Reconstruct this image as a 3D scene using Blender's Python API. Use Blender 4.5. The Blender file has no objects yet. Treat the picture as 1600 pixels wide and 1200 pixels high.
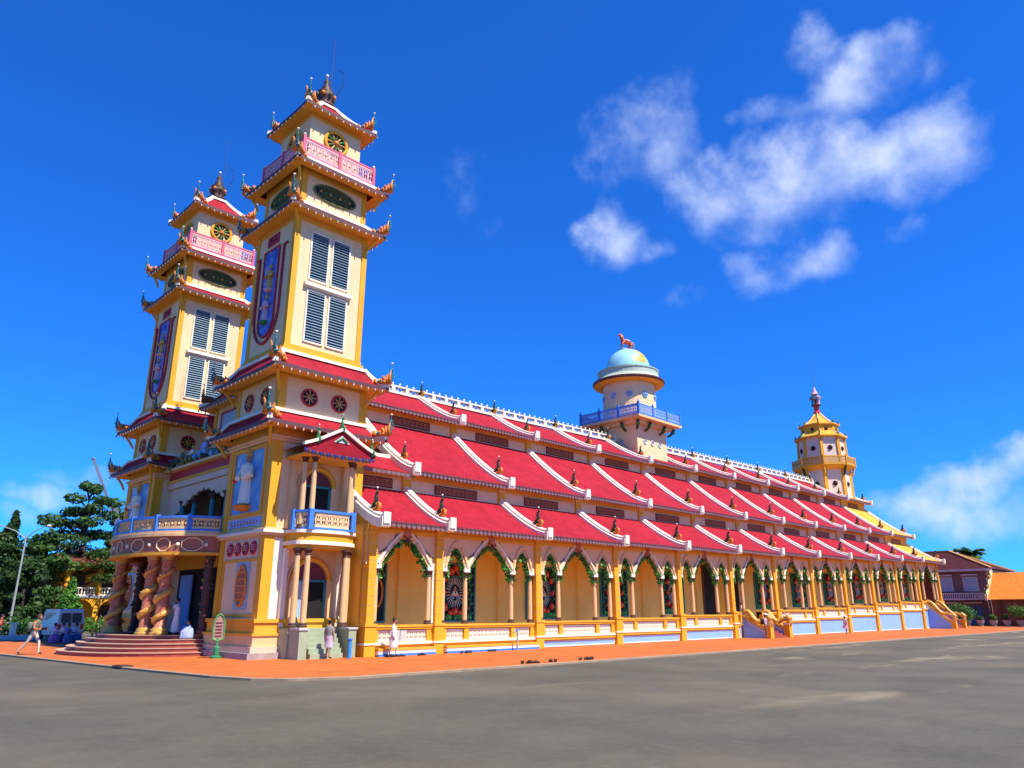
import bpy, math, random
from mathutils import Vector, Matrix
R=math.radians; PI=math.pi; rnd=random.Random(7)
sc=bpy.context.scene
col=sc.collection
# ------------------------------------------------------------------ camera
AZ=R(44.85); PITCH=R(17.06); FPX=1155.0; EYE=2.0
cam=bpy.data.cameras.new('camera'); cam.sensor_width=36; cam.sensor_fit='HORIZONTAL'; cam.lens=36*FPX/1600
cam.clip_start=.1; cam.clip_end=6000
co=bpy.data.objects.new('camera',cam); col.objects.link(co)
co.location=(0,0,EYE); co.rotation_euler=(PI/2+PITCH,0,AZ-PI/2); sc.camera=co
FW=Vector((math.cos(AZ)*math.cos(PITCH),math.sin(AZ)*math.cos(PITCH),math.sin(PITCH)))
RT=Vector((math.sin(AZ),-math.cos(AZ),0)); UP=RT.cross(FW)
def ray(px,py): return (FW*FPX+RT*(px-800)+UP*(600-py)).normalized()
def at(px,dist,z=0):                      # ground point at a horizontal distance in the direction of a picture column
    d=ray(px,954.5); h=math.hypot(d.x,d.y); return Vector((d.x/h*dist,d.y/h*dist,z))
# ------------------------------------------------------------------ sun, sky, exposure
SUN_EL=R(56); SUN_H=Vector((.13,-1,0)).normalized()
SD=Vector((SUN_H.x*math.cos(SUN_EL),SUN_H.y*math.cos(SUN_EL),math.sin(SUN_EL)))
sl=bpy.data.lights.new('sun','SUN'); sl.energy=4.9; sl.angle=R(.53); sl.color=(1,.93,.80)
so=bpy.data.objects.new('sun',sl); col.objects.link(so); so.rotation_euler=SD.to_track_quat('Z','Y').to_euler(); so.location=(0,-20,60)
sc.view_settings.view_transform='Standard'; sc.view_settings.look='None'; sc.view_settings.gamma=1
sc.view_settings.exposure=.72; sc.view_settings.use_curve_mapping=False
w=bpy.data.worlds.new('World'); sc.world=w; w.use_nodes=True
def world():
    nt=w.node_tree; N=nt.nodes; L=nt.links; N.clear()
    def n(t,**k):
        o=N.new(t)
        for a,b in k.items(): setattr(o,a,b)
        return o
    def math_(op,a,b=None,c=None,clamp=False):
        o=n('ShaderNodeMath',operation=op,use_clamp=clamp)
        for i,x in enumerate((a,b,c)):
            if x is None: continue
            if isinstance(x,(int,float)): o.inputs[i].default_value=x
            else: L.new(x,o.inputs[i])
        return o.outputs[0]
    sky=n('ShaderNodeTexSky',sky_type='NISHITA'); sky.sun_disc=False; sky.sun_elevation=SUN_EL
    sky.sun_rotation=math.atan2(SUN_H.x,SUN_H.y); sky.air_density=1.0; sky.dust_density=0; sky.ozone_density=5.0; sky.altitude=0
    hs=n('ShaderNodeMix',data_type='RGBA',blend_type='MULTIPLY'); hs.inputs['Factor'].default_value=1; L.new(sky.outputs[0],hs.inputs['A']); hs.inputs['B'].default_value=(.13,.68,1.60,1)
    tc=n('ShaderNodeTexCoord'); D=tc.outputs['Generated']
    # cloud puffs: picture column, row, half width, half height (pixels), strength; turned into world directions
    puffs=[(1130,300,62,46,.9),(1200,290,85,55,1.0),(1262,268,72,60,1.15),(1335,252,75,46,.95),(1420,236,78,56,1.05),(1452,208,48,44,.8),(1232,345,85,30,.55),
      (1330,122,68,46,1.0),(1268,95,42,32,.6),(1378,72,44,20,.5),(1400,125,42,32,.45),(1200,170,36,24,.6),(1268,158,62,26,.6),
      (1000,225,56,50,.46),(1050,188,30,50,.36),(958,262,28,28,.4),(963,376,38,36,.8),(957,342,17,28,.5),(1026,386,19,18,.5),
      (1255,405,62,26,.7),(1208,437,46,22,.6),(1168,425,26,16,.4),(1075,460,24,16,.25),(1412,360,50,22,.18),(735,312,20,28,.08),
      (1528,748,58,34,1.3),(1575,725,62,30,1.2),(1420,788,46,28,.7),(1480,795,95,36,.75),(1570,790,100,38,.65),(1720,770,120,70,.9),
      (95,770,70,15,.55),(150,744,56,13,.3),(8,806,46,18,.45)]
    nz=n('ShaderNodeTexNoise'); nz.inputs['Scale'].default_value=15; nz.inputs['Detail'].default_value=8; nz.inputs['Roughness'].default_value=.53; nz.inputs['Distortion'].default_value=0
    L.new(D,nz.inputs['Vector'])
    nf=n('ShaderNodeTexNoise'); nf.inputs['Scale'].default_value=5.5; nf.inputs['Detail'].default_value=3
    L.new(D,nf.inputs['Vector'])
    # warp direction a little so the puffs get ragged outlines
    wv=n('ShaderNodeVectorMath',operation='SUBTRACT'); L.new(nz.outputs['Color'],wv.inputs[0]); wv.inputs[1].default_value=(.5,.5,.5)
    ws=n('ShaderNodeVectorMath',operation='SCALE'); L.new(wv.outputs[0],ws.inputs[0]); ws.inputs['Scale'].default_value=.07
    wa=n('ShaderNodeVectorMath',operation='ADD'); L.new(D,wa.inputs[0]); L.new(ws.outputs[0],wa.inputs[1]); DW=wa.outputs[0]
    total=None; fd=n('ShaderNodeVectorMath',operation='DOT_PRODUCT'); L.new(D,fd.inputs[0]); fd.inputs[1].default_value=FW; front=math_('GREATER_THAN',fd.outputs['Value'],.05)
    for (px,py,hw,hh,s) in puffs:
        d=ray(px,py); r=Vector((d.y,-d.x,0)).normalized(); u=r.cross(d)
        scale=d.dot(FW)/FPX
        def dot(vec,k):
            o=n('ShaderNodeVectorMath',operation='DOT_PRODUCT'); L.new(DW,o.inputs[0]); o.inputs[1].default_value=vec*k; return o.outputs['Value']
        a=dot(r,1/(hw*scale)); b=dot(u,1/(hh*scale))
        bb=math_('ADD',b,-(u.dot(d))/(hh*scale))
        q=math_('ADD',math_('MULTIPLY',a,a),math_('MULTIPLY',bb,bb))
        m=math_('MULTIPLY_ADD',q,-.43*s,s)
        total=m if total is None else math_('SMOOTH_MAX',total,m,.3)
    dens=math_('ADD',total,math_('MULTIPLY_ADD',nz.outputs['Fac'],2.1,-1.02))
    dens=math_('ADD',dens,math_('MULTIPLY_ADD',nf.outputs['Fac'],.8,-.4))
    mr=n('ShaderNodeMapRange',interpolation_type='SMOOTHSTEP'); L.new(dens,mr.inputs[0])
    mr.inputs[1].default_value=.0; mr.inputs[2].default_value=1.6; mr.inputs[3].default_value=0; mr.inputs[4].default_value=.86
    mask=math_('MULTIPLY',mr.outputs[0],front)
    cc=n('ShaderNodeMix',data_type='RGBA'); L.new(mr.outputs[0],cc.inputs['Factor'])
    cc.inputs['A'].default_value=(4.0,5.2,7.6,1); cc.inputs['B'].default_value=(6.9,7.4,8.4,1)
    mx=n('ShaderNodeMix',data_type='RGBA'); L.new(mask,mx.inputs['Factor']); L.new(hs.outputs['Result'],mx.inputs['A']); L.new(cc.outputs['Result'],mx.inputs['B'])
    bg=n('ShaderNodeBackground'); bg.inputs['Strength'].default_value=.09; L.new(mx.outputs['Result'],bg.inputs['Color'])
    out=n('ShaderNodeOutputWorld'); L.new(bg.outputs[0],out.inputs[0])
world()
w.cycles.sampling_method='MANUAL'; w.cycles.sample_map_resolution=256
try:
    sc.cycles.max_bounces=6; sc.cycles.diffuse_bounces=4
except Exception: pass
# ------------------------------------------------------------------ helpers
WOFF={}
class MB:
    """collects faces of one mesh; every face carries a material slot"""
    def __init__(s,cur=None): s.v=[]; s.f=[]; s.m=[]; s.cur=cur
    def add(s,vs,fs,m=None):
        o=len(s.v); s.v.extend([tuple(p) for p in vs]); m=s.cur if m is None else m
        for f in fs: s.f.append(tuple(i+o for i in f)); s.m.append(m)
        return s
    def box(s,x0,x1,y0,y1,z0,z1,m=None):
        return s.add([(x0,y0,z0),(x1,y0,z0),(x1,y1,z0),(x0,y1,z0),(x0,y0,z1),(x1,y0,z1),(x1,y1,z1),(x0,y1,z1)],
          [(0,3,2,1),(4,5,6,7),(0,1,5,4),(1,2,6,5),(2,3,7,6),(3,0,4,7)],m)
    def bevbox(s,x0,x1,y0,y1,z0,z1,b,m=None):      # box with chamfered vertical and top edges
        p=[(x0+b,y0),(x1-b,y0),(x1,y0+b),(x1,y1-b),(x1-b,y1),(x0+b,y1),(x0,y1-b),(x0,y0+b)]
        q=[(x0+2*b,y0+b),(x1-2*b,y0+b),(x1-b,y0+2*b),(x1-b,y1-2*b),(x1-2*b,y1-b),(x0+2*b,y1-b),(x0+b,y1-2*b),(x0+b,y0+2*b)]
        v=[(a,c,z0) for a,c in p]+[(a,c,z1-b) for a,c in p]+[(a,c,z1) for a,c in q]
        f=[(i,(i+1)%8,8+(i+1)%8,8+i) for i in range(8)]+[(8+i,8+(i+1)%8,16+(i+1)%8,16+i) for i in range(8)]+[tuple(range(16,24)),tuple(range(7,-1,-1))]
        return s.add(v,f,m)
    def obox(s,a,b,w,h,m=None,up=(0,0,1)):         # bar from a to b, width w, height h
        a=Vector(a); b=Vector(b); d=(b-a).normalized(); up=Vector(up)
        if abs(d.dot(up))>.98: up=Vector((1,0,0))
        x=d.cross(up).normalized()*w/2; y=x.cross(d).normalized()*h/2
        v=[a-x-y,a+x-y,a+x+y,a-x+y,b-x-y,b+x-y,b+x+y,b-x+y]
        return s.add(v,[(3,2,1,0),(4,5,6,7),(0,1,5,4),(1,2,6,5),(2,3,7,6),(3,0,4,7)],m)
    def prism(s,poly,z0,z1,m=None):                # upright prism on a plan polygon (counter-clockwise)
        n=len(poly); v=[(x,y,z0) for x,y in poly]+[(x,y,z1) for x,y in poly]
        return s.add(v,[(i,(i+1)%n,n+(i+1)%n,n+i) for i in range(n)]+[tuple(range(n,2*n)),tuple(range(n-1,-1,-1))],m)
    def lathe(s,prof,c=(0,0,0),n=12,m=None,ms=None,sx=1,sy=1,a0=0):
        c=Vector(c); v=[]; k=len(prof)
        for r,z in prof:
            for i in range(n):
                a=2*PI*i/n+a0; v.append((c.x+r*math.cos(a)*sx,c.y+r*math.sin(a)*sy,c.z+z))
        o=len(s.v); s.v.extend(v)
        for j in range(k-1):
            for i in range(n):
                s.f.append((o+j*n+i,o+j*n+(i+1)%n,o+(j+1)*n+(i+1)%n,o+(j+1)*n+i)); s.m.append(ms[j] if ms else (s.cur if m is None else m))
        s.f.append(tuple(o+(k-1)*n+i for i in range(n))); s.m.append(ms[-1] if ms else (s.cur if m is None else m))
        s.f.append(tuple(o+i for i in range(n-1,-1,-1))); s.m.append(ms[0] if ms else (s.cur if m is None else m))
        return s
    def ball(s,c,r,m=None,n=8,k=5,sx=1,sy=1,sz=1):
        return s.lathe([(max(1e-3,r*math.sin(PI*j/k)),-r*math.cos(PI*j/k)*sz) for j in range(k+1)],c,n,m,sx=sx,sy=sy)
    def tube(s,pts,rad,n=6,m=None,flat=1):
        pts=[Vector(p) for p in pts]; K=len(pts); v=[]; prev=None
        for i,p in enumerate(pts):
            d=(pts[min(i+1,K-1)]-pts[max(i-1,0)]).normalized()
            u=Vector((0,0,1)) if abs(d.z)<.95 else Vector((1,0,0))
            x=d.cross(u).normalized(); 
            if prev is not None and x.dot(prev)<0: x=-x
            prev=x; y=x.cross(d); r=rad[i] if hasattr(rad,'__len__') else rad
            for j in range(n):
                a=2*PI*j/n; v.append(p+x*math.cos(a)*r+y*math.sin(a)*r*flat)
        f=[(i*n+j,i*n+(j+1)%n,(i+1)*n+(j+1)%n,(i+1)*n+j) for i in range(K-1) for j in range(n)]
        f+=[tuple(range(n-1,-1,-1)),tuple((K-1)*n+j for j in range(n))]
        return s.add(v,f,m)
    def grid(s,fn,nu,nv,m=None,flip=False):
        v=[fn(i/nu,j/nv) for i in range(nu+1) for j in range(nv+1)]
        f=[]
        for i in range(nu):
            for j in range(nv):
                a=i*(nv+1)+j; q=(a,a+nv+1,a+nv+2,a+1); f.append(q[::-1] if flip else q)
        return s.add(v,f,m)
    def sweep(s,path,prof,m=None,side=None,closed_ends=True):  # profile (across, up) carried along a path; across = horizontal
        K=len(path); n=len(prof); v=[]
        path=[Vector(p) for p in path]
        for i,p in enumerate(path):
            if side is not None: x=Vector(side)
            else:
                d=path[min(i+1,K-1)]-path[max(i-1,0)]; x=Vector((d.y,-d.x,0)).normalized()
            for a,b in prof: v.append(p+x*a+Vector((0,0,b)))
        f=[(i*n+j,i*n+(j+1)%n,(i+1)*n+(j+1)%n,(i+1)*n+j) for i in range(K-1) for j in range(n)]
        if closed_ends: f+=[tuple(range(n-1,-1,-1)),tuple((K-1)*n+j for j in range(n))]
        return s.add(v,f,m)
    def cone(s,a,b,r,n=5,m=None,flat=1):
        return s.tube([a,Vector(a).lerp(Vector(b),.5),b],[r,r*.72,.004],n,m,flat)
    def mesh(s,name,mats=None,smooth=False):
        me=bpy.data.meshes.new(name); me.from_pydata(s.v,[],s.f)
        slots=[]; idx=[]
        for q in s.m:
            q=q or mats
            if q not in slots: slots.append(q)
            idx.append(slots.index(q))
        for q in slots: me.materials.append(q)
        me.polygons.foreach_set('material_index',idx)
        import bmesh
        bm=bmesh.new(); bm.from_mesh(me); bmesh.ops.recalc_face_normals(bm,faces=bm.faces); bm.to_mesh(me); bm.free()
        if smooth: me.polygons.foreach_set('use_smooth',[True]*len(me.polygons))
        me.update(); return me
    def build(s,name,mats=None,parent=None,loc=(0,0,0),smooth=False): return place(s.mesh(name,mats,smooth),name,parent,loc)
def place(me,name,parent=None,loc=(0,0,0),rz=0,scale=None):
    o=bpy.data.objects.new(name,me); col.objects.link(o); loc=Vector(loc)
    if parent is not None: o.parent=parent; o.location=loc-WOFF.get(parent.name,Vector((0,0,0)))
    else: o.location=loc
    WOFF[o.name]=loc; o.rotation_euler=(0,0,rz)
    if scale: o.scale=scale
    return o
def tag(o,label=None,cat=None,group=None,kind=None):
    if label: o['label']=label
    if cat: o['category']=cat
    if group: o['group']=group
    if kind: o['kind']=kind
    return o
def thing(name,label,cat,loc=(0,0,0),rz=0,group=None,local=True):
    o=bpy.data.objects.new(name,None); o.empty_display_size=.3; col.objects.link(o); o.location=loc; o.rotation_euler=(0,0,rz)
    WOFF[o.name]=Vector((0,0,0)) if local else Vector(loc)
    return tag(o,label,cat,group)
def children(o): return [c for c in bpy.data.objects if c.parent==o]
# ------------------------------------------------------------------ materials
def mat(name,c,rough=.7,var=.12,scale=1.2,bump=0.,bscale=40,spec=.3,metal=0,stain=0.,c2=None,fine=.06,trans=0):
    m=bpy.data.materials.new(name); m.use_nodes=True; nt=m.node_tree; N=nt.nodes; L=nt.links; b=N['Principled BSDF']
    b.inputs['Roughness'].default_value=rough; b.inputs['Specular IOR Level'].default_value=spec; b.inputs['Metallic'].default_value=metal
    g=N.new('ShaderNodeNewGeometry'); P=g.outputs['Position']
    n1=N.new('ShaderNodeTexNoise'); n1.inputs['Scale'].default_value=scale; n1.inputs['Detail'].default_value=6; n1.inputs['Roughness'].default_value=.65; L.new(P,n1.inputs['Vector'])
    mr=N.new('ShaderNodeMapRange'); L.new(n1.outputs['Fac'],mr.inputs[0]); mr.inputs[1].default_value=.28; mr.inputs[2].default_value=.72
    mx=N.new('ShaderNodeMix'); mx.data_type='RGBA'; L.new(mr.outputs[0],mx.inputs['Factor'])
    lo=c2 if c2 else tuple(x*(1-var*1.4) for x in c); hi=tuple(min(1,x*(1+var*.55)) for x in c)
    mx.inputs['A'].default_value=(*lo,1); mx.inputs['B'].default_value=(*hi,1)
    out=mx.outputs['Result']
    n2=N.new('ShaderNodeTexNoise'); n2.inputs['Scale'].default_value=bscale; n2.inputs['Detail'].default_value=4; L.new(P,n2.inputs['Vector'])
    if fine:
        m2=N.new('ShaderNodeMix'); m2.data_type='RGBA'; m2.blend_type='MULTIPLY'; m2.inputs['Factor'].default_value=1
        r2=N.new('ShaderNodeMapRange'); L.new(n2.outputs['Fac'],r2.inputs[0]); r2.inputs[1].default_value=.25; r2.inputs[2].default_value=.75; r2.inputs[3].default_value=1-fine*2; r2.inputs[4].default_value=1
        L.new(out,m2.inputs['A']); L.new(r2.outputs[0],m2.inputs['B']); out=m2.outputs['Result']
    if stain:   # rain streaks and grime with shapes of their own
        mp=N.new('ShaderNodeMapping'); mp.inputs['Scale'].default_value=(2.6,2.6,.22); L.new(P,mp.inputs['Vector'])
        n3=N.new('ShaderNodeTexNoise'); n3.inputs['Scale'].default_value=1.6; n3.inputs['Detail'].default_value=7; n3.inputs['Roughness'].default_value=.7; L.new(mp.outputs[0],n3.inputs['Vector'])
        r3=N.new('ShaderNodeMapRange'); L.new(n3.outputs['Fac'],r3.inputs[0]); r3.inputs[1].default_value=.52; r3.inputs[2].default_value=.78; r3.inputs[3].default_value=0; r3.inputs[4].default_value=stain
        m3=N.new('ShaderNodeMix'); m3.data_type='RGBA'; L.new(r3.outputs[0],m3.inputs['Factor']); L.new(out,m3.inputs['A']); m3.inputs['B'].default_value=(c[0]*.35,c[1]*.33,c[2]*.3,1); out=m3.outputs['Result']
    L.new(out,b.inputs['Base Color'])
    if bump:
        bp=N.new('ShaderNodeBump'); bp.inputs['Strength'].default_value=bump; bp.inputs['Distance'].default_value=.02; L.new(n2.outputs['Fac'],bp.inputs['Height']); L.new(bp.outputs[0],b.inputs['Normal'])
    return m
def tile_mat(name,c,axis):      # roof tiles: rows of rounded tiles running down the slope
    m=mat(name,c,rough=.7,var=.16,scale=.9,fine=.05,stain=.0,spec=.1); nt=m.node_tree; N=nt.nodes; L=nt.links; b=N['Principled BSDF']
    g=N.new('ShaderNodeNewGeometry'); sx=N.new('ShaderNodeSeparateXYZ'); L.new(g.outputs['Position'],sx.inputs[0])
    def M(op,a,k):
        o=N.new('ShaderNodeMath'); o.operation=op
        if isinstance(a,(int,float)): o.inputs[0].default_value=a
        else: L.new(a,o.inputs[0])
        if k is not None:
            if isinstance(k,(int,float)): o.inputs[1].default_value=k
            else: L.new(k,o.inputs[1])
        return o.outputs[0]
    if axis=='x': a=sx.outputs[0]; d=sx.outputs[2]
    else: a=sx.outputs[1]; d=sx.outputs[2]
    across=M('ABSOLUTE',M('SINE',M('MULTIPLY',a,PI/.26),None),None)
    rows=M('FRACT',M('MULTIPLY',d,1/.17),None)
    h=M('ADD',M('MULTIPLY',across,1.0),M('MULTIPLY',rows,.55))
    bp=N.new('ShaderNodeBump'); bp.inputs['Strength'].default_value=.25; bp.inputs['Distance'].default_value=.04; L.new(h,bp.inputs['Height']); L.new(bp.outputs[0],b.inputs['Normal'])
    # single tiles differ a little in tone
    fl=N.new('ShaderNodeCombineXYZ'); L.new(M('FLOOR',M('MULTIPLY',a,1/.26),None),fl.inputs[0]); L.new(M('FLOOR',M('MULTIPLY',d,1/.17),None),fl.inputs[1])
    wn=N.new('ShaderNodeTexWhiteNoise'); L.new(fl.outputs[0],wn.inputs['Vector'])
    mr=N.new('ShaderNodeMapRange'); L.new(wn.outputs['Value'],mr.inputs[0]); mr.inputs[3].default_value=.86; mr.inputs[4].default_value=1.05
    old=b.inputs['Base Color'].links[0].from_socket
    mm=N.new('ShaderNodeMix'); mm.data_type='RGBA'; mm.blend_type='MULTIPLY'; mm.inputs['Factor'].default_value=1; L.new(old,mm.inputs['A']); L.new(mr.outputs[0],mm.inputs['B']); L.new(mm.outputs['Result'],b.inputs['Base Color'])
    return m
def leaf_mat(name,a,b_,hi):
    m=bpy.data.materials.new(name); m.use_nodes=True; nt=m.node_tree; N=nt.nodes; L=nt.links; b=N['Principled BSDF']
    b.inputs['Roughness'].default_value=.55; b.inputs['Specular IOR Level'].default_value=.25
    g=N.new('ShaderNodeNewGeometry')
    rp=N.new('ShaderNodeValToRGB'); L.new(g.outputs['Random Per Island'],rp.inputs[0]); e=rp.color_ramp.elements
    e[0].color=(*a,1); e[1].color=(*hi,1); k=e.new(.6); k.color=(*b_,1)
    n1=N.new('ShaderNodeTexNoise'); n1.inputs['Scale'].default_value=.5; n1.inputs['Detail'].default_value=2; L.new(g.outputs['Position'],n1.inputs['Vector'])
    mr=N.new('ShaderNodeMapRange'); L.new(n1.outputs['Fac'],mr.inputs[0]); mr.inputs[1].default_value=.3; mr.inputs[2].default_value=.7; mr.inputs[3].default_value=.7; mr.inputs[4].default_value=1.15
    mm=N.new('ShaderNodeMix'); mm.data_type='RGBA'; mm.blend_type='MULTIPLY'; mm.inputs['Factor'].default_value=1; L.new(rp.outputs[0],mm.inputs['A']); L.new(mr.outputs[0],mm.inputs['B'])
    L.new(mm.outputs['Result'],b.inputs['Base Color'])
    tr=N.new('ShaderNodeBsdfTranslucent'); L.new(mm.outputs['Result'],tr.inputs[0]); ms=N.new('ShaderNodeMixShader'); ms.inputs[0].default_value=.25
    L.new(b.outputs[0],ms.inputs[1]); L.new(tr.outputs[0],ms.inputs[2]); L.new(ms.outputs[0],N['Material Output'].inputs[0])
    return m
cream=mat('cream plaster',(.87,.61,.335),.8,.08,.7,.12,25,stain=.22)
white=mat('white paint',(.86,.78,.62),.7,.08,1.5,.1,30,stain=.16)
yellow=mat('yellow paint',(.82,.385,.02),.65,.1,.9,.1,25,stain=.14)
orange=mat('ochre plaster',(.84,.40,.035),.75,.1,.6,.1,25,stain=.12)
ochre=mat('deep ochre soffit',(.82,.40,.05),.75,.1,.8,.1,25)
peach=mat('peach plaster',(.82,.52,.25),.8,.08,.8,.12,25,stain=.18)
pinkwall=mat('pale rose plaster',(.76,.52,.36),.8,.08,.8,.12,25,stain=.2)
redtile_x=tile_mat('red roof tiles',(.37,.016,.029),'x')
redtile_y=tile_mat('red roof tiles side',(.37,.016,.029),'y')
yeltile=tile_mat('yellow roof tiles',(.72,.40,.05),'x')
yeltile_y=tile_mat('yellow roof tiles end',(.72,.40,.05),'y')
maroon=mat('dark maroon paint',(.16,.03,.04),.6,.15,2)
brown=mat('brown paint',(.10,.045,.035),.55,.15,3)
fascia=mat('eave board',(.13,.055,.06),.6,.2,2)
crimson=mat('crimson paint',(.50,.03,.05),.55,.12,2)
pink=mat('pink paint',(.72,.12,.20),.55,.12,2)
palepink=mat('pale pink paint',(.74,.42,.45),.6,.1,2)
blue=mat('blue paint',(.06,.22,.66),.5,.12,2,stain=.1)
skyblue=mat('pale blue paint',(.25,.45,.86),.65,.08,.8,.08,30,stain=.2)
deepblue=mat('deep blue paint',(.04,.09,.40),.55,.2,4)
louvre=mat('slate blue louvre paint',(.32,.46,.54),.5,.12,3,stain=.15)
dark=mat('painted interior shade',(.012,.010,.010),.8,.2,2)  # near-black colour stands in for the shade inside doorways and openings
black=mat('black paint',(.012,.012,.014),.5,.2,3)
green=mat('green paint',(.04,.28,.09),.5,.3,5)
darkgreen=mat('dark green glaze',(.025,.07,.035),.4,.3,6)
teal=mat('teal paint',(.03,.22,.24),.5,.15,3)
orangeg=mat('orange glaze',(.80,.25,.035),.5,.2,9,fine=.08)
gold=mat('gold paint',(.70,.38,.06),.4,.2,6,spec=.5)
redfl=mat('red lotus paint',(.78,.035,.02),.5,.25,8)
colpaint=mat('buff column paint',(.74,.47,.22),.55,.1,2)
rosecol=mat('rose gold carved paint',(.60,.24,.12),.45,.4,7,fine=.15,c2=(.35,.06,.03))
stone=mat('grey plinth stone',(.42,.33,.29),.8,.2,2,.2,30,stain=.3)
sage=mat('sage green cement',(.36,.42,.27),.75,.12,1.5,.15,30,stain=.25)
brick=mat('terracotta step tile',(.36,.075,.05),.6,.18,1.5,.12,30)
steptop=mat('pale step nosing',(.55,.36,.25),.7,.15,2,.1,30)
domeblue=mat('pale turquoise dome paint',(.33,.66,.72),.45,.12,.8,stain=.15)
silver=mat('grey metal',(.30,.31,.33),.4,.1,3,metal=.6)
steel=mat('painted steel grey',(.34,.37,.34),.5,.1,3)
asphalt_c=(.124,.110,.076)
bark=mat('bark',(.075,.055,.04),.9,.35,4,.5,20)
leafA=leaf_mat('dark foliage',(.012,.035,.008),(.028,.07,.014),(.06,.13,.025))
leafB=leaf_mat('mid foliage',(.02,.06,.01),(.045,.11,.018),(.09,.19,.03))
leafC=leaf_mat('bright foliage',(.03,.11,.012),(.06,.19,.02),(.13,.30,.04))
garl=leaf_mat('garland leaves',(.02,.12,.02),(.06,.26,.04),(.26,.50,.10))
skin=mat('skin',(.42,.22,.14),.55,.06,8)
hairm=mat('black hair',(.012,.010,.009),.5,.2,20)
# ------------------------------------------------------------------ ground
def asphalt_mat():
    m=mat('worn asphalt',asphalt_c,.85,.22,.35,.5,90,fine=.2); nt=m.node_tree; N=nt.nodes; L=nt.links; b=N['Principled BSDF']
    old=b.inputs['Base Color'].links[0].from_socket; g=N.new('ShaderNodeNewGeometry')
    def layer(old,scale,sc3,lo,hi,c,amt,det=6,dist=0):
        mp=N.new('ShaderNodeMapping'); mp.inputs['Scale'].default_value=sc3; mp.inputs['Rotation'].default_value=(0,0,R(8)); L.new(g.outputs['Position'],mp.inputs['Vector']); sand=sc3[0]<1
        n=N.new('ShaderNodeTexNoise'); n.inputs['Scale'].default_value=scale; n.inputs['Detail'].default_value=det; n.inputs['Roughness'].default_value=.6; n.inputs['Distortion'].default_value=dist; L.new(mp.outputs[0],n.inputs['Vector'])
        r=N.new('ShaderNodeMapRange'); r.interpolation_type='SMOOTHSTEP'; L.new(n.outputs['Fac'],r.inputs[0]); r.inputs[1].default_value=lo; r.inputs[2].default_value=hi; r.inputs[3].default_value=0; r.inputs[4].default_value=amt
        fac=r.outputs[0]
        if sand:      # the sand has blown in over the far part of the yard only
            sx=N.new('ShaderNodeSeparateXYZ'); L.new(g.outputs['Position'],sx.inputs[0]); q=N.new('ShaderNodeMapRange'); q.interpolation_type='SMOOTHSTEP'; L.new(sx.outputs[0],q.inputs[0]); q.inputs[1].default_value=12; q.inputs[2].default_value=30; q.inputs[3].default_value=.08
            mu=N.new('ShaderNodeMath'); mu.operation='MULTIPLY'; L.new(fac,mu.inputs[0]); L.new(q.outputs[0],mu.inputs[1]); fac=mu.outputs[0]
        x=N.new('ShaderNodeMix'); x.data_type='RGBA'; L.new(fac,x.inputs['Factor']); L.new(old,x.inputs['A']); x.inputs['B'].default_value=(*c,1); return x.outputs['Result']
    o=layer(old,.12,(1,1,1),.42,.72,(.16,.132,.085),.7)
    o=layer(o,.22,(.45,1.6,1),.555,.70,(.36,.30,.18),.75,8,.4)      # blown sand
    o=layer(o,2.2,(1,1,1),.66,.74,(.15,.145,.115),.5); o=layer(o,7,(1,1,1),.45,.75,(.15,.136,.1),.35,8); o=layer(o,26,(1,1,1),.58,.72,(.085,.08,.062),.3,4)
    o=layer(o,.7,(1,1,1),.66,.72,(.085,.083,.068),.4,4)
    L.new(o,b.inputs['Base Color'])
    return m
asphalt=asphalt_mat()
gm=MB(); n=24
gm.add([(-400,-400,-.08),(1600,-400,-.08),(1600,1600,-.08),(-400,1600,-.08)],[(0,1,2,3)])
tag(gm.build('ground',asphalt),kind='structure')
def pave_mat():
    m=mat('orange paved floor',(.64,.165,.03),.75,.16,.5,.2,60,fine=.12); nt=m.node_tree; N=nt.nodes; L=nt.links; b=N['Principled BSDF']
    g=N.new('ShaderNodeNewGeometry'); br=N.new('ShaderNodeTexBrick'); br.offset=0; br.inputs['Scale'].default_value=1; br.inputs['Brick Width'].default_value=.4; br.inputs['Row Height'].default_value=.4; br.inputs['Mortar Size'].default_value=.008
    br.inputs['Color1'].default_value=(1,1,1,1); br.inputs['Color2'].default_value=(.84,.84,.84,1); br.inputs['Mortar'].default_value=(.62,.6,.58,1); L.new(g.outputs['Position'],br.inputs['Vector'])
    old=b.inputs['Base Color'].links[0].from_socket
    mm=N.new('ShaderNodeMix'); mm.data_type='RGBA'; mm.blend_type='MULTIPLY'; mm.inputs['Factor'].default_value=1; L.new(old,mm.inputs['A']); L.new(br.outputs[0],mm.inputs['B']); L.new(mm.outputs['Result'],b.inputs['Base Color'])
    return m
paving=pave_mat()
PAVE=[(12.6,22.3),(14.2,21.5),(22,21.25),(60,20.7),(98,20.2),(127,19.8),(127,62),(9.2,62),(9.6,46),(10.7,31.5),(11.4,25),(11.9,23.2)]
pm=MB(); pm.prism(PAVE,-.3,0,paving); pv=tag(pm.build('pavement',paving),kind='structure')
kerb=mat('pale kerb edge',(.36,.25,.16),.8,.2,1.5,.2,30)
km=MB(); km.sweep([(x,y,0) for x,y in [(9.2,62),(9.6,46),(10.7,31.5),(11.4,25),(11.9,23.2),(12.6,22.3),(14.2,21.5),(22,21.25),(60,20.7),(98,20.2),(127,19.8)]],[(-.02,-.2),(.16,-.2),(.16,-.01),(.13,.006),(.0,.006),(-.02,.004)])
tag(km.build('kerb',kerb),kind='structure')
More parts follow.
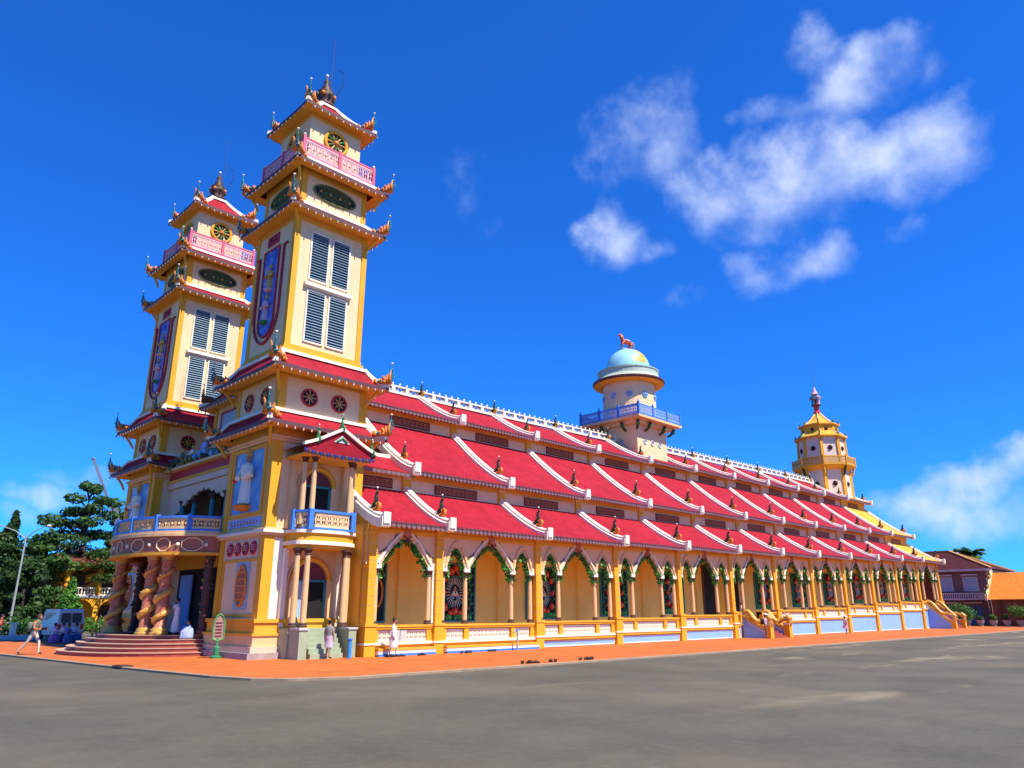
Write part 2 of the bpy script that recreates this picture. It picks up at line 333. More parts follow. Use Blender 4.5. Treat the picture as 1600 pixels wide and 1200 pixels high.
# ------------------------------------------------------------------ temple
TC=Vector((60,41.5,0))
temple=thing('temple','long cream and yellow temple with tiered red tiled roofs and two tall front towers','temple',TC,local=False)
CY=41.5
def clump_mesh(seed,cols,hgt=.75,ball=True):
    """corner ornament: fan of glazed flames rising outward, green curls, rod with a white ball. Points along +x."""
    r=random.Random(seed); mb=MB()
    for i in range(26):
        u=r.random(); x=-.6+u*1.05; h=hgt*(.25+.75*u)*r.uniform(.55,1.12); y=r.uniform(-.16,.16)
        mb.tube([(x,y,-.05),(x+r.uniform(-.08,.08),y+r.uniform(-.05,.05),h*.55),(x+r.uniform(-.2,.16),y*1.5,h)],[r.uniform(.09,.13),r.uniform(.07,.11),.02],6,cols[0])
    for i in range(16):
        u=r.random(); mb.ball((-.55+u*1.0,r.uniform(-.16,.16),.04+u*.42*r.random()),r.uniform(.05,.1),cols[0] if r.random()<.75 else cols[1],6,4)
    mb.tube([(-.75,0,-.02),(-.5,.1,.1),(-.2,.12,.22),(.1,.1,.2),(.4,.06,.3),(.6,0,.2)],[.03,.06,.07,.07,.06,.03],5,cols[1])
    mb.tube([(.42,0,.1),(.55,0,.45),(.46,0,.75),(.52,0,1.0)],[.07,.06,.045,.03],5,cols[1])
    for k in range(4): mb.cone((.5,0,.35+.15*k),(.72-.03*k,.02,.5+.15*k),.05,4,cols[1])
    if ball:
        mb.tube([(.52,0,.95),(.52,0,1.22)],.018,4,cols[1]); mb.ball((.52,0,1.27),.065,white,7,4)
    return mb.mesh('finial_mesh',cols[0],True)
FIN=clump_mesh(1,(orangeg,teal)); FIN2=clump_mesh(2,(mat('dull red glaze',(.34,.07,.04),.5,.35,9,fine=.15),darkgreen),.6)
def rib_dragon(seed,cols):
    """small roof dragon: orange curl at the foot, dark scaly body standing up, white ball on top"""
    r=random.Random(seed); mb=MB()
    mb.tube([(-.42,0,.05),(-.2,0,.0),(.1,0,.02),(.32,0,.1),(.38,0,.28),(.25,0,.36),(.14,0,.27)],[.05,.12,.15,.12,.09,.06,.03],7,cols[0])
    for i in range(6): mb.cone((-.35+i*.1,0,.05),(-.42+i*.1,r.uniform(-.05,.05),.32+.04*i),.055,4,cols[0])
    mb.tube([(-.15,0,.1),(-.05,0,.3),(.1,.02,.48),(.04,0,.68),(.12,0,.88)],[.13,.14,.1,.09,.05],7,cols[1])
    for i in range(5): mb.cone((-.02+.02*i,0,.3+.12*i),(-.22+.03*i,0,.42+.12*i),.045,4,cols[1])
    mb.ball((.15,0,.92),.085,cols[1],6,4); mb.tube([(.12,0,.9),(.12,0,1.1)],.016,4,cols[1]); mb.ball((.12,0,1.14),.06,white,6,4)
    return mb.mesh('roof_dragon_mesh',cols[1],True)
DRG=rib_dragon(3,(orangeg,darkgreen)); DRGY=rib_dragon(4,(gold,darkgreen)); DRGS=rib_dragon(5,(green,green))
palegrey0=mat('weathered white beads',(.62,.55,.46),.7,.15,3)
def skirt(parent,c,hin,zin,hout,zout,lift=.08,e=1.6,tiles=(None,None),edge=None,teeth=True,fin=FIN,soff=None,finset=(0,1,2,3),ridge=None,cap=None):
    """one hipped eave tier round a tower: tiles, white hips, dark edge, soffit, tile-end beads, corner ornaments"""
    tx,ty=tiles; cx,cy=c; ridge=ridge or white
    def pt(k,u,v):
        a=Vector((hin[0],hin[1])); b=Vector((hout[0],hout[1])); h=a.lerp(b,v)
        s=[(u*h.x,-h.y),(h.x,u*h.y),(-u*h.x,h.y),(-h.x,-u*h.y)][k]
        return (cx+s[0],cy+s[1],zin+(zout-zin)*(1-(1-v)**e)+lift*abs(u)**5*v*v)
    mb=MB()
    for k in range(4): mb.grid(lambda i,j:pt(k,2*i-1,j),16,6,tx if k in (0,2) else ty)
    roof=mb.build('roof',tx,parent)
    eb=MB(fascia)
    for k in range(4):
        def low(i,j):
            p=pt(k,2*i-1,1); return (p[0],p[1],p[2]+.03-.2*j)
        eb.grid(low,16,1,fascia)
        def so(i,j):
            p=pt(k,2*i-1,1); q=pt(k,2*i-1,0); return (p[0]+(q[0]-p[0])*j,p[1]+(q[1]-p[1])*j,(p[2]-.15)*(1-j)+(zout-.08)*j)
        eb.grid(so,16,1,soff or ochre)
    eb.build('eave',fascia,parent)
    rb=MB(ridge)
    for k in range(4):
        rb.sweep([pt(k,1,j/8*.985) for j in range(9)],[(-.13,-.05),(.13,-.05),(.11,.14),(.05,.2),(-.05,.2),(-.11,.14)],ridge)
        rb.sweep([pt(k,-1+2*i/6,0) for i in range(7)],[(-.12,-.04),(.14,-.04),(.12,.12),(-.12,.14)],ridge)
    rb.build('hip_ridge',ridge,parent)
    if teeth:
        tb=MB(palegrey0)
        for k in range(4):
            n=int(2*(hout[0] if k%2==0 else hout[1])/.42)
            for i in range(n+1):
                p=pt(k,2*i/n-1,1); tb.lathe([(.02,-.09),(.04,-.06),(.042,0),(.03,.05)],(p[0],p[1],p[2]-.22),5)
        tag(tb.build('tile_end_beads',palegrey0,parent),kind='stuff')
    if fin:
        for k in finset:
            p=pt(k,1,.72); d=Vector((p[0]-cx,p[1]-cy,0)); a=math.atan2(d.y,d.x)
            place(fin,'corner_finial',parent,(p[0],p[1],p[2]+.12),a,(.9,1.25,.9))
            br=MB(yellow); q=pt(k,1,.55); w_=pt(k,1,.02)      # curved bracket under the corner
            br.tube([(w_[0],w_[1],zout-1.0),(w_[0]+(q[0]-w_[0])*.35,w_[1]+(q[1]-w_[1])*.35,zout-.62),(q[0],q[1],zout-.12)],[.06,.08,.07],6); br.build('bracket',yellow,parent)
    return pt
def ring_disc(mb,c,n,r,rr,m,k=20,sx=1,sz=1):
    """torus ring facing direction n (x or y axis)"""
    pts=[]
    for i in range(k+1):
        a=2*PI*i/k; u=math.cos(a)*r*sx; v=math.sin(a)*r*sz
        pts.append((c[0]+(u if n=='y' else 0),c[1]+(u if n=='x' else 0),c[2]+v))
    mb.tube(pts,rr,6,m)
def disc(mb,c,n,r,m,k=20,sx=1,sz=1):
    v=[]; 
    for i in range(k):
        a=2*PI*i/k; u=math.cos(a)*r*sx; z=math.sin(a)*r*sz
        v.append((c[0]+(u if n=='y' else 0),c[1]+(u if n=='x' else 0),c[2]+z))
    mb.add(v,[tuple(range(k))],m)
def onface(n,base,u,z,off):   # point on a tower face: n 'y' = side face at y=base, n 'x' = front face at x=base
    return (u,base-off,z) if n=='y' else (base-off,u,z)
def round_window(parent,n,base,u,z,r):
    mb=MB(); disc(mb,onface(n,base,u,z,.02),n,r,black); ring_disc(mb,onface(n,base,u,z,.03),n,r,.055,crimson)
    for i in range(8):
        a=i*PI/4; L=r*(.93 if i%2==0 else .72)
        p=onface(n,base,u,z,.05); q=onface(n,base,u+math.cos(a)*L,z+math.sin(a)*L,.05); mb.obox(p,q,.035,.05,gold,(0,1,0) if n=='y' else (1,0,0))
    for s in (-1,1):
        for t in (-1,1):
            mb.ball(onface(n,base,u+s*r*.33,z+t*r*.33,.05),.05,gold,6,4)
    mb.build('round_window',black,parent)
def oval_window(parent,n,base,u,z,a,b):
    mb=MB(); disc(mb,onface(n,base,u,z,.02),n,1,black,28,a,b); ring_disc(mb,onface(n,base,u,z,.03),n,1,.06,mat_olive,28,a,b)
    for i in range(-9,10):
        for s in (-1,1):
            pts=[]
            for t in (-1,1):
                pts.append((i*.15+s*t*b*.55,t*b*.9))
            (u0,v0),(u1,v1)=pts
            ok=[(uu/a)**2+(vv/b)**2 for uu,vv in ((u0,v0),(u1,v1))]
            if min(ok)>1.0 and abs(i*.15)>a*.8: continue
            f=1
            while ((u0*f+i*.15*(1-f))/a)**2+(v0*f/b)**2>1 and f>.1: f-=.1
            g_=1
            while ((u1*g_+i*.15*(1-g_))/a)**2+(v1*g_/b)**2>1 and g_>.1: g_-=.1
            c0=i*.15; mb.obox(onface(n,base,u+c0+(u0-c0)*f,z+v0*f,.05),onface(n,base,u+c0+(u1-c0)*g_,z+v1*g_,.05),.035,.05,mat_olive,(0,1,0) if n=='y' else (1,0,0))
    for i in range(-3,4): mb.ball(onface(n,base,u+i*.3,z,.05),.075,gold if i%2 else green,6,4)
    mb.build('oval_window',black,parent)
mat_olive=mat('olive lattice paint',(.14,.17,.05),.55,.2,4)
def rosette(parent,n,base,u,z,r):
    mb=MB(); disc(mb,onface(n,base,u,z,.02),n,r,black,24); ring_disc(mb,onface(n,base,u,z,.04),n,r,.1,yellow,24)
    for i in range(12):
        a=i*PI/6; m=(gold,green,gold,mat_olive)[i%4]
        mb.tube([onface(n,base,u+math.cos(a)*r*q,z+math.sin(a)*r*q,.06) for q in (.18,.5,.78,.93)],[.02,.055,.05,.01],6,m)
    mb.ball(onface(n,base,u,z,.06),.16,orangeg,8,5)
    mb.build('rosette_window',black,parent)
slate=mat('dark slate backing',(.06,.09,.12),.6)
def louvre_window(parent,n,base,u0,u1,z0,z1):
    mb=MB()
    def bx(a,b,c,d,o0,o1,m): 
        if n=='y': mb.box(a,b,base-o1,base-o0,c,d,m)
        else: mb.box(base-o1,base-o0,a,b,c,d,m)
    bx(u0,u1,z0,z1,-.02,.005,slate)
    for a,b,c,d in ((u0-.05,u0+.03,z0-.05,z1+.05),(u1-.03,u1+.05,z0-.05,z1+.05),(u0,u1,z0-.05,z0+.03),(u0,u1,z1-.03,z1+.05)): bx(a,b,c,d,0,.07,white)
    ns=int((z1-z0)/.15)
    for i in range(ns):
        z=z0+.05+(z1-z0-.08)*(i+.5)/ns
        p,q=((u0+.02,base-.03,z),(u1-.02,base-.03,z)) if n=='y' else ((base-.03,u0+.02,z),(base-.03,u1-.02,z))
        upv=(0,-.62,.78) if n=='y' else (-.62,0,.78)
        mb.obox(p,q,.10,.018,louvre,upv)
    mb.build('louvre_window',louvre,parent)
def lattice(mb,path,z0,z1,cell,m,th=.03):
    """pierced panel between two levels along a plan path: rings with cross bars, cell by cell"""
    path=[Vector((p[0],p[1],0)) for p in path]; seg=[(b-a).length for a,b in zip(path,path[1:])]; tot=sum(seg)
    def P(d,z):
        d=max(0,min(tot-1e-6,d))
        for a,b,l in zip(path,path[1:],seg):
            if d<=l: return a.lerp(b,d/l)+Vector((0,0,z))
            d-=l
        return path[-1]+Vector((0,0,z))
    n=max(1,round(tot/cell)); w_=tot/n; h=z1-z0
    for i in range(n):
        c=(i+.5)*w_; zc=(z0+z1)/2; r=min(w_,h)*.46
        K=8; ring=[P(c+math.cos(2*PI*k/K)*w_*.47,zc+math.sin(2*PI*k/K)*h*.46) for k in range(K+1)]
        for a,b in zip(ring,ring[1:]): mb.obox(a,b,th,th,m)
        for k in (1,3,5,7):
            a=2*PI*k/8; mb.obox(P(c+math.cos(a)*w_*.47,zc+math.sin(a)*h*.46),P(c+math.cos(a)*w_*.68*.99,zc+math.sin(a)*h*.68),th,th,m)
        mb.obox(P(c,z0),P(c,z1),th*.8,th*.8,m); mb.obox(P(c-w_*.4,zc),P(c+w_*.4,zc),th*.8,th*.8,m)
        mb.ball(P(c,zc),th*1.6,m,5,3)
    for z in (z0,z1):
        for a,b in zip(path,path[1:]): mb.obox(a+Vector((0,0,z)),b+Vector((0,0,z)),th*1.4,th*1.6,m)
def mural_mat(name,cols,sc):
    m=bpy.data.materials.new(name); m.use_nodes=True; N=m.node_tree.nodes; L=m.node_tree.links; b=N['Principled BSDF']; b.inputs['Roughness'].default_value=.5
    g=N.new('ShaderNodeNewGeometry'); n1=N.new('ShaderNodeTexNoise'); n1.inputs['Scale'].default_value=sc; n1.inputs['Detail'].default_value=5; n1.inputs['Distortion'].default_value=1.2; L.new(g.outputs['Position'],n1.inputs['Vector'])
    rp=N.new('ShaderNodeValToRGB'); L.new(n1.outputs['Fac'],rp.inputs[0]); e=rp.color_ramp.elements
    e[0].color=(*cols[0],1); e[0].position=.25; e[1].color=(*cols[-1],1); e[1].position=.75
    for i,c in enumerate(cols[1:-1]): k=e.new(.25+.5*(i+1)/(len(cols)-1)); k.color=(*c,1)
    L.new(rp.outputs[0],b.inputs['Base Color']); return m
mural_deep=mural_mat('painted blue panel',[(.02,.03,.16),(.03,.06,.34),(.08,.14,.5),(.3,.3,.5),(.45,.22,.12)],1.6)
mural_sky=mural_mat('painted sky panel',[(.05,.17,.42),(.08,.26,.55),(.16,.36,.62),(.55,.62,.68)],.9)
def framed(mb,n,base,u0,u1,z0,z1,t,off,m):
    for a,b,c,d in ((u0,u0+t,z0,z1),(u1-t,u1,z0,z1),(u0+t,u1-t,z0,z0+t),(u0+t,u1-t,z1-t,z1)):
        if n=='y': mb.box(a,b,base-off,base+.02,c,d,m)
        else: mb.box(base-off,base+.02,a,b,c,d,m)
def robed_figure(mb,x,y,z,h,m1=white,m2=skin,acc=orangeg):
    """small relief figure in a long robe standing on a lotus (facing -x)"""
    mb.lathe([(.02,0),(.17*h,.02*h),(.2*h,.08*h),(.12*h,.13*h)],(x,y,z),9,acc)
    mb.lathe([(.13*h,.12*h),(.12*h,.3*h),(.1*h,.5*h),(.13*h,.7*h),(.12*h,.78*h),(.04*h,.83*h)],(x,y,z),9,m1)
    mb.ball((x,y,z+.9*h),.07*h,m2,8,5); mb.lathe([(.07*h,0),(.08*h,.05*h),(.05*h,.12*h),(.01,.16*h)],(x,y,z+.93*h),8,gold)
    for s in (-1,1): mb.tube([(x-.02*h,y+s*.13*h,z+.74*h),(x-.06*h,y+s*.2*h,z+.6*h),(x-.14*h,y+s*.1*h,z+.55*h)],[.05*h,.07*h,.045*h],6,m1)
    mb.ball((x-.14*h,y+.18*h,z+.52*h),.045*h,redfl,6,4)
def glyphs(mb,n,base,u0,u1,z0,z1,cnt,m,seed,off=.04):
    """brush-stroke characters in a row"""
    r=random.Random(seed); w_=(u1-u0)/cnt; h=z1-z0; t=h*.09
    for i in range(cnt):
        c=u0+(i+.5)*w_; s=min(w_,h)*.4; zc=(z0+z1)/2
        st=[((-.8,.6),(.8,.6)),((0,.95),(0,-.9)),((-.7,.05),(.7,.05)),((-.2,-.1),(-.85,-.85)),((.2,-.1),(.85,-.85)),((-.8,-.5),(.6,-.5))]
        for a,b in r.sample(st,4): mb.obox(onface(n,base,c+a[0]*s,zc+a[1]*s,off),onface(n,base,c+b[0]*s,zc+b[1]*s,off),t,.02,m,(0,1,0) if n=='y' else (1,0,0))
rodm=mat('dark iron rod',(.05,.05,.06),.5)
def bell_tower(y0,label):
    """storeys of one front tower; y0 is its near (side) face"""
    X0,X1=16.3,21.2; Y0,Y1=y0,y0+4.4; c=(18.75,y0+2.2); cs=(18.5,y0+2.1)
    b=MB(cream)
    # plinth and moulded base
    b.box(X0-.6,X1+.35,Y0-.55,Y1+.5,-.05,.26,stone); b.box(X0-.42,X1+.3,Y0-.4,Y1+.4,.26,.5,pinkwall)
    b.box(X0-.3,X1+.2,Y0-.28,Y1+.28,.5,.95,peach); b.box(X0-.36,X1+.2,Y0-.34,Y1+.3,.95,1.05,orange); b.box(X0-.22,X1+.1,Y0-.2,Y1+.2,1.05,1.5,orange); b.box(X0-.3,X1+.2,Y0-.28,Y1+.28,1.5,1.66,orange)
    b.box(X0,X1,Y0,Y1,1.66,10.6,cream)
    # corner pilasters
    for (x0,x1,z0,z1) in ((X0-.07,X0+.42,1.66,5.28),(X0-.07,X0+.42,5.66,9.75),(X1-.42,X1+.07,1.66,5.28),(X1-.42,X1+.07,5.66,9.75)):
        b.box(x0,x1,Y0-.07,Y0+.35,z0,z1,yellow); b.box(x0,x1,Y1-.35,Y1+.07,z0,z1,yellow)
    b.box(X0+.45,X0+.9,Y0-.03,Y0+.1,1.66,5.2,white)
    # string course and cornice
    b.box(X0-.16,X1+.16,Y0-.16,Y1+.16,5.3,5.42,peach); b.box(X0-.26,X1+.26,Y0-.26,Y1+.26,5.42,5.55,white); b.box(X0-.12,X1+.12,Y0-.12,Y1+.12,5.55,5.66,peach)
    b.box(X0-.12,X1+.12,Y0-.12,Y1+.12,9.72,9.84,peach); b.box(X0-.2,X1+.2,Y0-.2,Y1+.2,9.84,9.96,peach); b.box(X0-.03,X1+.03,Y0-.03,Y1+.03,9.96,10.55,ochre)
    # storey with round windows
    b.box(X0+.0,X1+.0,Y0+.0,Y1,10.6,13.3,cream); 
    for x0 in (X0-.05,X1-.35):
        for q0 in (Y0-.05,Y1-.35): b.box(x0,x0+.4,q0,q0+.4,11.1,13.2,yellow)
    b.box(X0-.02,X1+.02,Y0-.02,Y1+.02,12.95,13.25,ochre)
    # shaft
    sx0,sx1,sy0,sy1=cs[0]-2.15,cs[0]+2.15,y0+.02,y0+4.15
    b.box(sx0-.18,sx1+.18,sy0-.16,sy1+.16,13.3,14.42,yellow); b.box(sx0-.08,sx1+.08,sy0-.08,sy1+.08,14.42,14.62,yellow)
    b.box(sx0,sx1,sy0,sy1,14.6,22.7,cream)
    for x0 in (sx0-.05,sx1-.26):
        for q0 in (sy0-.05,sy1-.26): b.box(x0,x0+.31,q0,q0+.31,14.6,22.4,yellow)
    b.box(sx0-.02,sx1+.02,sy0-.02,sy1+.02,21.5,22.3,ochre)
    # oval storey
    ox,oy=1.98,2.0; C=cs
    b.box(C[0]-ox,C[0]+ox,C[1]-oy,C[1]+oy,22.4,25.2,cream)
    for sx in (-1,1):
        for sy in (-1,1): b.box(C[0]+sx*(ox-.12)-.15,C[0]+sx*(ox-.12)+.15,C[1]+sy*(oy-.12)-.15,C[1]+sy*(oy-.12)+.15,22.6,24.9,yellow)
    b.box(C[0]-ox-.02,C[0]+ox+.02,C[1]-oy-.02,C[1]+oy+.02,24.35,24.95,ochre)
    # top storey
    b.box(C[0]-2.3,C[0]+2.3,C[1]-2.3,C[1]+2.3,25.0,25.2,pink)
    b.box(C[0]-1.62,C[0]+1.62,C[1]-1.62,C[1]+1.62,25.2,28.85,cream)
    b.box(C[0]-1.65,C[0]+1.65,C[1]-1.65,C[1]+1.65,28.25,28.75,ochre)
    t=tag(b.build('bell_tower',cream,temple,(0,0,0)),label)
    # eave tiers, bottom to top
    T=(redtile_x,redtile_y)
    skirt(t,(18.65,y0+2.18),(2.62,2.28),11.15,(3.28,3.3),10.4,tiles=T)
    skirt(t,(18.6,y0+2.15),(2.42,2.3),14.1,(3.25,3.3),13.15,tiles=T)
    skirt(t,cs,(2.05,2.08),22.5,(2.88,2.9),21.95,tiles=T)
    skirt(t,cs,(2.3,2.3),25.04,(2.88,2.9),24.62,tiles=T)
    skirt(t,cs,(.5,.5),30.3,(2.28,2.28),28.62,lift=.1,e=1.5,tiles=T)
    # windows
    for n,base,u in (('y',Y0,18.75),('x',X0,y0+2.2)):
        for s in (-1,1): round_window(t,n,base,u+s*.85,12.1,.42)
    s0=sy0; oval_window(t,'y',C[1]-oy,C[0],23.65,1.3,.5); oval_window(t,'x',C[0]-ox,C[1],23.65,1.3,.5)
    rosette(t,'y',C[1]-1.62,C[0],27.25,.68); rosette(t,'x',C[0]-1.62,C[1],27.25,.68)
    for a,bb in ((17.3,18.32),(18.58,19.6)):
        louvre_window(t,'y',s0,a,bb,14.98,17.75); louvre_window(t,'y',s0,a,bb,18.38,21.05)
    lg=MB(white); lg.box(17.05,19.85,s0-.22,s0+.02,17.95,18.14); lg.box(17.15,19.75,s0-.12,s0+.02,17.87,17.95); lg.build('window_ledge',white,t)
    # railing of the top storey
    h=2.22; z0,z1=25.28,26.3
    for k,(a,bq) in enumerate((((-h,-h),(h,-h)),((h,-h),(h,h)),((h,h),(-h,h)),((-h,h),(-h,-h)))):
        A=(C[0]+a[0],C[1]+a[1]); B=(C[0]+bq[0],C[1]+bq[1]); mid=((A[0]+B[0])/2,(A[1]+B[1])/2)
        rb=MB(pink)
        for P in (A,mid): rb.box(P[0]-.08,P[0]+.08,P[1]-.08,P[1]+.08,z0-.05,z1+.12,pink); rb.ball((P[0],P[1],z1+.2),.08,white,6,4)
        for z in (z0,z1): rb.obox((*A,z),(*B,z),.1,.09,pink)
        for U,V in ((A,mid),(mid,B)):
            U=Vector((*U,0)).lerp(Vector((*V,0)),.05); V2=Vector((*V,0)); lattice(rb,[U,V2],z0+.12,z1-.12,.34,palepink,.05)
        rb.build('railing',pink,t)
    # front (west) face: tall painted panel with red mouldings
    fx=sx0; fc=y0+2.3
    pm_=MB(mural_deep); hw=.8
    prof=[(fc-hw,20.5),(fc-hw,16.4)]+[(fc-hw*math.cos(a),16.4-.9*math.sin(a)) for a in [i*PI/10 for i in range(1,10)]]+[(fc+hw,16.4),(fc+hw,20.5)]
    pm_.add([(fx-.03,y,z) for y,z in prof],[tuple(range(len(prof)))],mural_deep)
    pm_.build('painted_panel',mural_deep,t)
    fr=MB(crimson)
    fr.tube([(fx-.05,y,z) for y,z in prof]+[(fx-.05,*prof[0])],.06,5)
    W=1.42; prof2=[(fc-W-.25,20.35),(fc-W+.12,20.35),(fc-W+.12,17.2)]+[(fc-(W-.12)*math.cos(a),17.0-1.85*math.sin(a)) for a in [i*PI/12 for i in range(0,13)]]+[(fc+W-.12,20.35),(fc+W+.2,20.35)]
    fr.tube([(fx-.06,y,z) for y,z in prof2],.075,5)
    fr.box(fx-.06,fx+.02,fc-.6,fc+.6,20.78,21.35); glyphs(fr,'x',fx,fc-.5,fc+.5,20.84,21.3,2,maroon,3,.08); fr.build('panel_moulding',crimson,t)
    rf=MB(white); robed_figure(rf,fx-.05,fc+.05,16.2,1.6,palepink,skin,green); robed_figure(rf,fx-.05,fc-.1,18.0,1.5,gold,skin,palepink); rf.build('painted_figure',white,t)
    # second storey mural with robed figure and inscription
    fb=MB(peach); framed(fb,'x',X0,y0+.55,y0+3.9,6.3,9.66,.16,.1,orange); fb.build('mural_frame',peach,t)
    mm=MB(mural_sky); mm.box(X0-.03,X0+.02,y0+.71,y0+3.74,6.46,9.5,mural_sky); mm.build('mural',mural_sky,t)
    rf=MB(white); robed_figure(rf,X0-.06,y0+2.25,6.55,2.85); rf.build('robed_figure',white,t)
    pl=MB(skyblue); pl.box(X0-.06,X0+.02,y0+.55,y0+3.8,5.82,6.18,skyblue); glyphs(pl,'x',X0,y0+.75,y0+3.6,5.86,6.14,9,orangeg,5,.075); pl.build('inscription',skyblue,t)
    # ground storey: row of red discs, lattice window
    pb=MB(pinkwall); pb.box(X0-.04,X0+.02,y0+.5,y0+3.8,4.35,5.2,pinkwall)
    pb.build('disc_panel',pinkwall,t)
    for i in range(4):
        db=MB(crimson); yy=y0+.95+i*.78; disc(db,(X0-.06,yy,4.78),'x',.24,maroon,16); ring_disc(db,(X0-.06,yy,4.78),'x',.26,.06,crimson,16)
        for k in range(3): db.tube([(X0-.09,yy-.16,4.68+.1*k),(X0-.11,yy,4.74+.1*k),(X0-.09,yy+.16,4.68+.1*k)],.025,4,palepink)
        db.build('red_disc',crimson,t)
    wb=MB(louvre); wb.box(X0-.03,X0+.02,y0+1.15,y0+2.5,2.05,4.2,louvre); framed(wb,'x',X0,y0+.35,y0+3.9,1.75,4.3,.1,.06,yellow)
    ring_disc(wb,(X0-.06,y0+1.82,3.1),'x',1,.07,orangeg,20,.48,.9)
    for i in range(-2,3):
        zz=3.1+i*.3; hw=.46*math.sqrt(max(.05,1-(i*.3/.9)**2)); wb.obox((X0-.06,y0+1.82-hw,zz),(X0-.06,y0+1.82+hw,zz),.06,.07,orangeg)
        if abs(i)<2: wb.obox((X0-.07,y0+1.82+i*.2,2.35),(X0-.07,y0+1.82+i*.2,3.85),.04,.05,orangeg)
    wb.build('lattice_window',louvre,t)
    # roof-top pot, rods
    sb=MB(brown); sb.lathe([(.5,-.5),(.5,-.1),(.62,0),(.66,.12),(.34,.3),(.5,.55),(.58,.8),(.44,1.0),(.5,1.08),(.2,1.25),(.27,1.45),(.12,1.65),(.18,1.8),(.07,2.1),(.02,2.3)],(cs[0],cs[1],30.5),10,brown)
    for i in range(8): a=i*PI/4; sb.ball((cs[0]+.52*math.cos(a),cs[1]+.52*math.sin(a),31.25),.14,orangeg if i%2 else mat_olive,6,4)
    sb.ball((cs[0],cs[1],32.82),.1,white,7,4); sb.build('spire_pot',brown,t,smooth=True)
    ab=MB(rodm); ab.tube([(cs[0]+.25,cs[1]-.1,30.5),(cs[0]+.25,cs[1]-.1,35.7)],[.035,.012],5); ab.tube([(cs[0]+.4,cs[1]-.4,31.3),(cs[0]+.75,cs[1]-.65,32.2),(cs[0]+.75,cs[1]-.65,33.0),(cs[0]+.45,cs[1]-.45,33.3)],.025,4); ab.build('lightning_rod',silver,t)
    return t
tw1=bell_tower(32.0,'bell tower beside the arcade, with a small balcony porch on its side')
tw2=bell_tower(46.6,'bell tower on the far side of the bow-fronted entrance')
# ---- hall: bays along the length; the floor and roofs climb a little from bay to bay
BW=7.37; BX=[24.78+BW*i for i in range(11)]; XE=106.8
DZ=[0,.08,.2,.36,.54,.73,.92,1.14,1.38,1.62,1.78]
def arch_z(u,a,zs,za,e):      # u from -a..a
    t=1-abs(u)/a; return zs+(za-zs)*(1-(1-t)**e)*(1 if t>0 else 0)
ARC=[(.62,1.82,4.1,5.12,2.1),(2.14,5.23,4.1,5.48,1.55),(5.55,6.75,4.1,5.12,2.1)]
def arcade_wall(arcs,L,ztop=5.98,zs=4.1):
    mb=MB(peach); pts=[(.0,zs)]
    for (a,b,s,z,e) in arcs:
        n=14; c=(a+b)/2; h=(b-a)/2; pts.append((a,zs-.0))
        for i in range(n+1):
            u=-h+2*h*i/n; pts.append((c+u,arch_z(u,h,s,z,e)))
        pts.append((b,zs))
    pts.append((L,zs)); Y0,Y1=29.97,30.3
    for (xa,za),(xb,zb) in zip(pts,pts[1:]):
        if xb-xa>1e-6:
            mb.add([(xa,Y0,za),(xb,Y0,zb),(xb,Y0,ztop),(xa,Y0,ztop),(xa,Y1,za),(xb,Y1,zb),(xb,Y1,ztop),(xa,Y1,ztop)],[(0,1,2,3),(7,6,5,4),(4,5,1,0),(3,2,6,7)],peach)
    # white arch mouldings and curling incised lines, frieze mouldings
    for (a,b,s,z,e) in arcs:
        c=(a+b)/2; h=(b-a)/2; big=h>1
        for sgn in (-1,1):
            path=[]
            for i in range(11):
                u=h*(1-i/10); k=.16+.12*(i/10); path.append((c+sgn*(u+k*(1-i/10)),Y0-.03,min(5.9,arch_z(u,h,s,z,e)+k*(.45+.75*i/10))))
            mb.tube(path,[.07]*11,5,white if big else peach)
            if big: mb.tube([(c+sgn*(h+.3),Y0-.02,s+.45),(c+sgn*(h*.75),Y0-.02,s+.85),(c+sgn*(h*.5),Y0-.02,s+1.25),(c+sgn*(h*.35),Y0-.02,s+1.62)],.03,4,brown)
    mb.box(0,L,Y0-.06,Y0+.01,5.62,5.72,orange); mb.box(0,L,Y0-.1,Y0+.01,5.72,5.8,yellow); mb.box(0,L,Y0-.035,Y0+.01,5.8,5.98,orange)
    return mb.mesh('arcade_bay',peach)
def column_mesh(h,r=.125,cap=brown,sh=colpaint,impost=True):
    mb=MB(); b=brown
    prof=[(r*1.5,0),(r*1.5,.07),(r*1.25,.1),(r*1.3,.16),(r,.2),(r*1.04,h*.35),(r*.86,h-.3),(r*1.1,h-.27),(r*.95,h-.22),(r*1.5,h-.08),(r*1.7,h-.06),(r*1.7,h)]
    ms=[b,b,b,b,sh,sh,cap,cap,cap,cap,cap,cap]
    mb.lathe(prof,(0,0,0),12,ms=ms)
    return mb
def leaves(mb,pts,n,size,spread,r,m):
    for i in range(n):
        t=r.random()*(len(pts)-1); a=int(t); p=Vector(pts[a]).lerp(Vector(pts[a+1]),t-a)+Vector((r.gauss(0,spread),r.gauss(0,spread),r.gauss(0,spread)))
        d=Vector((r.gauss(0,1),r.gauss(0,1),r.gauss(-.4,1))).normalized(); e=d.orthogonal().normalized(); e.rotate(Matrix.Rotation(r.random()*6.28,3,d)); s=size*r.uniform(.6,1.3)
        mb.add([p-d*s,p+e*s*.45,p+d*s,p-e*s*.45],[(0,1,2),(0,2,3)],m)
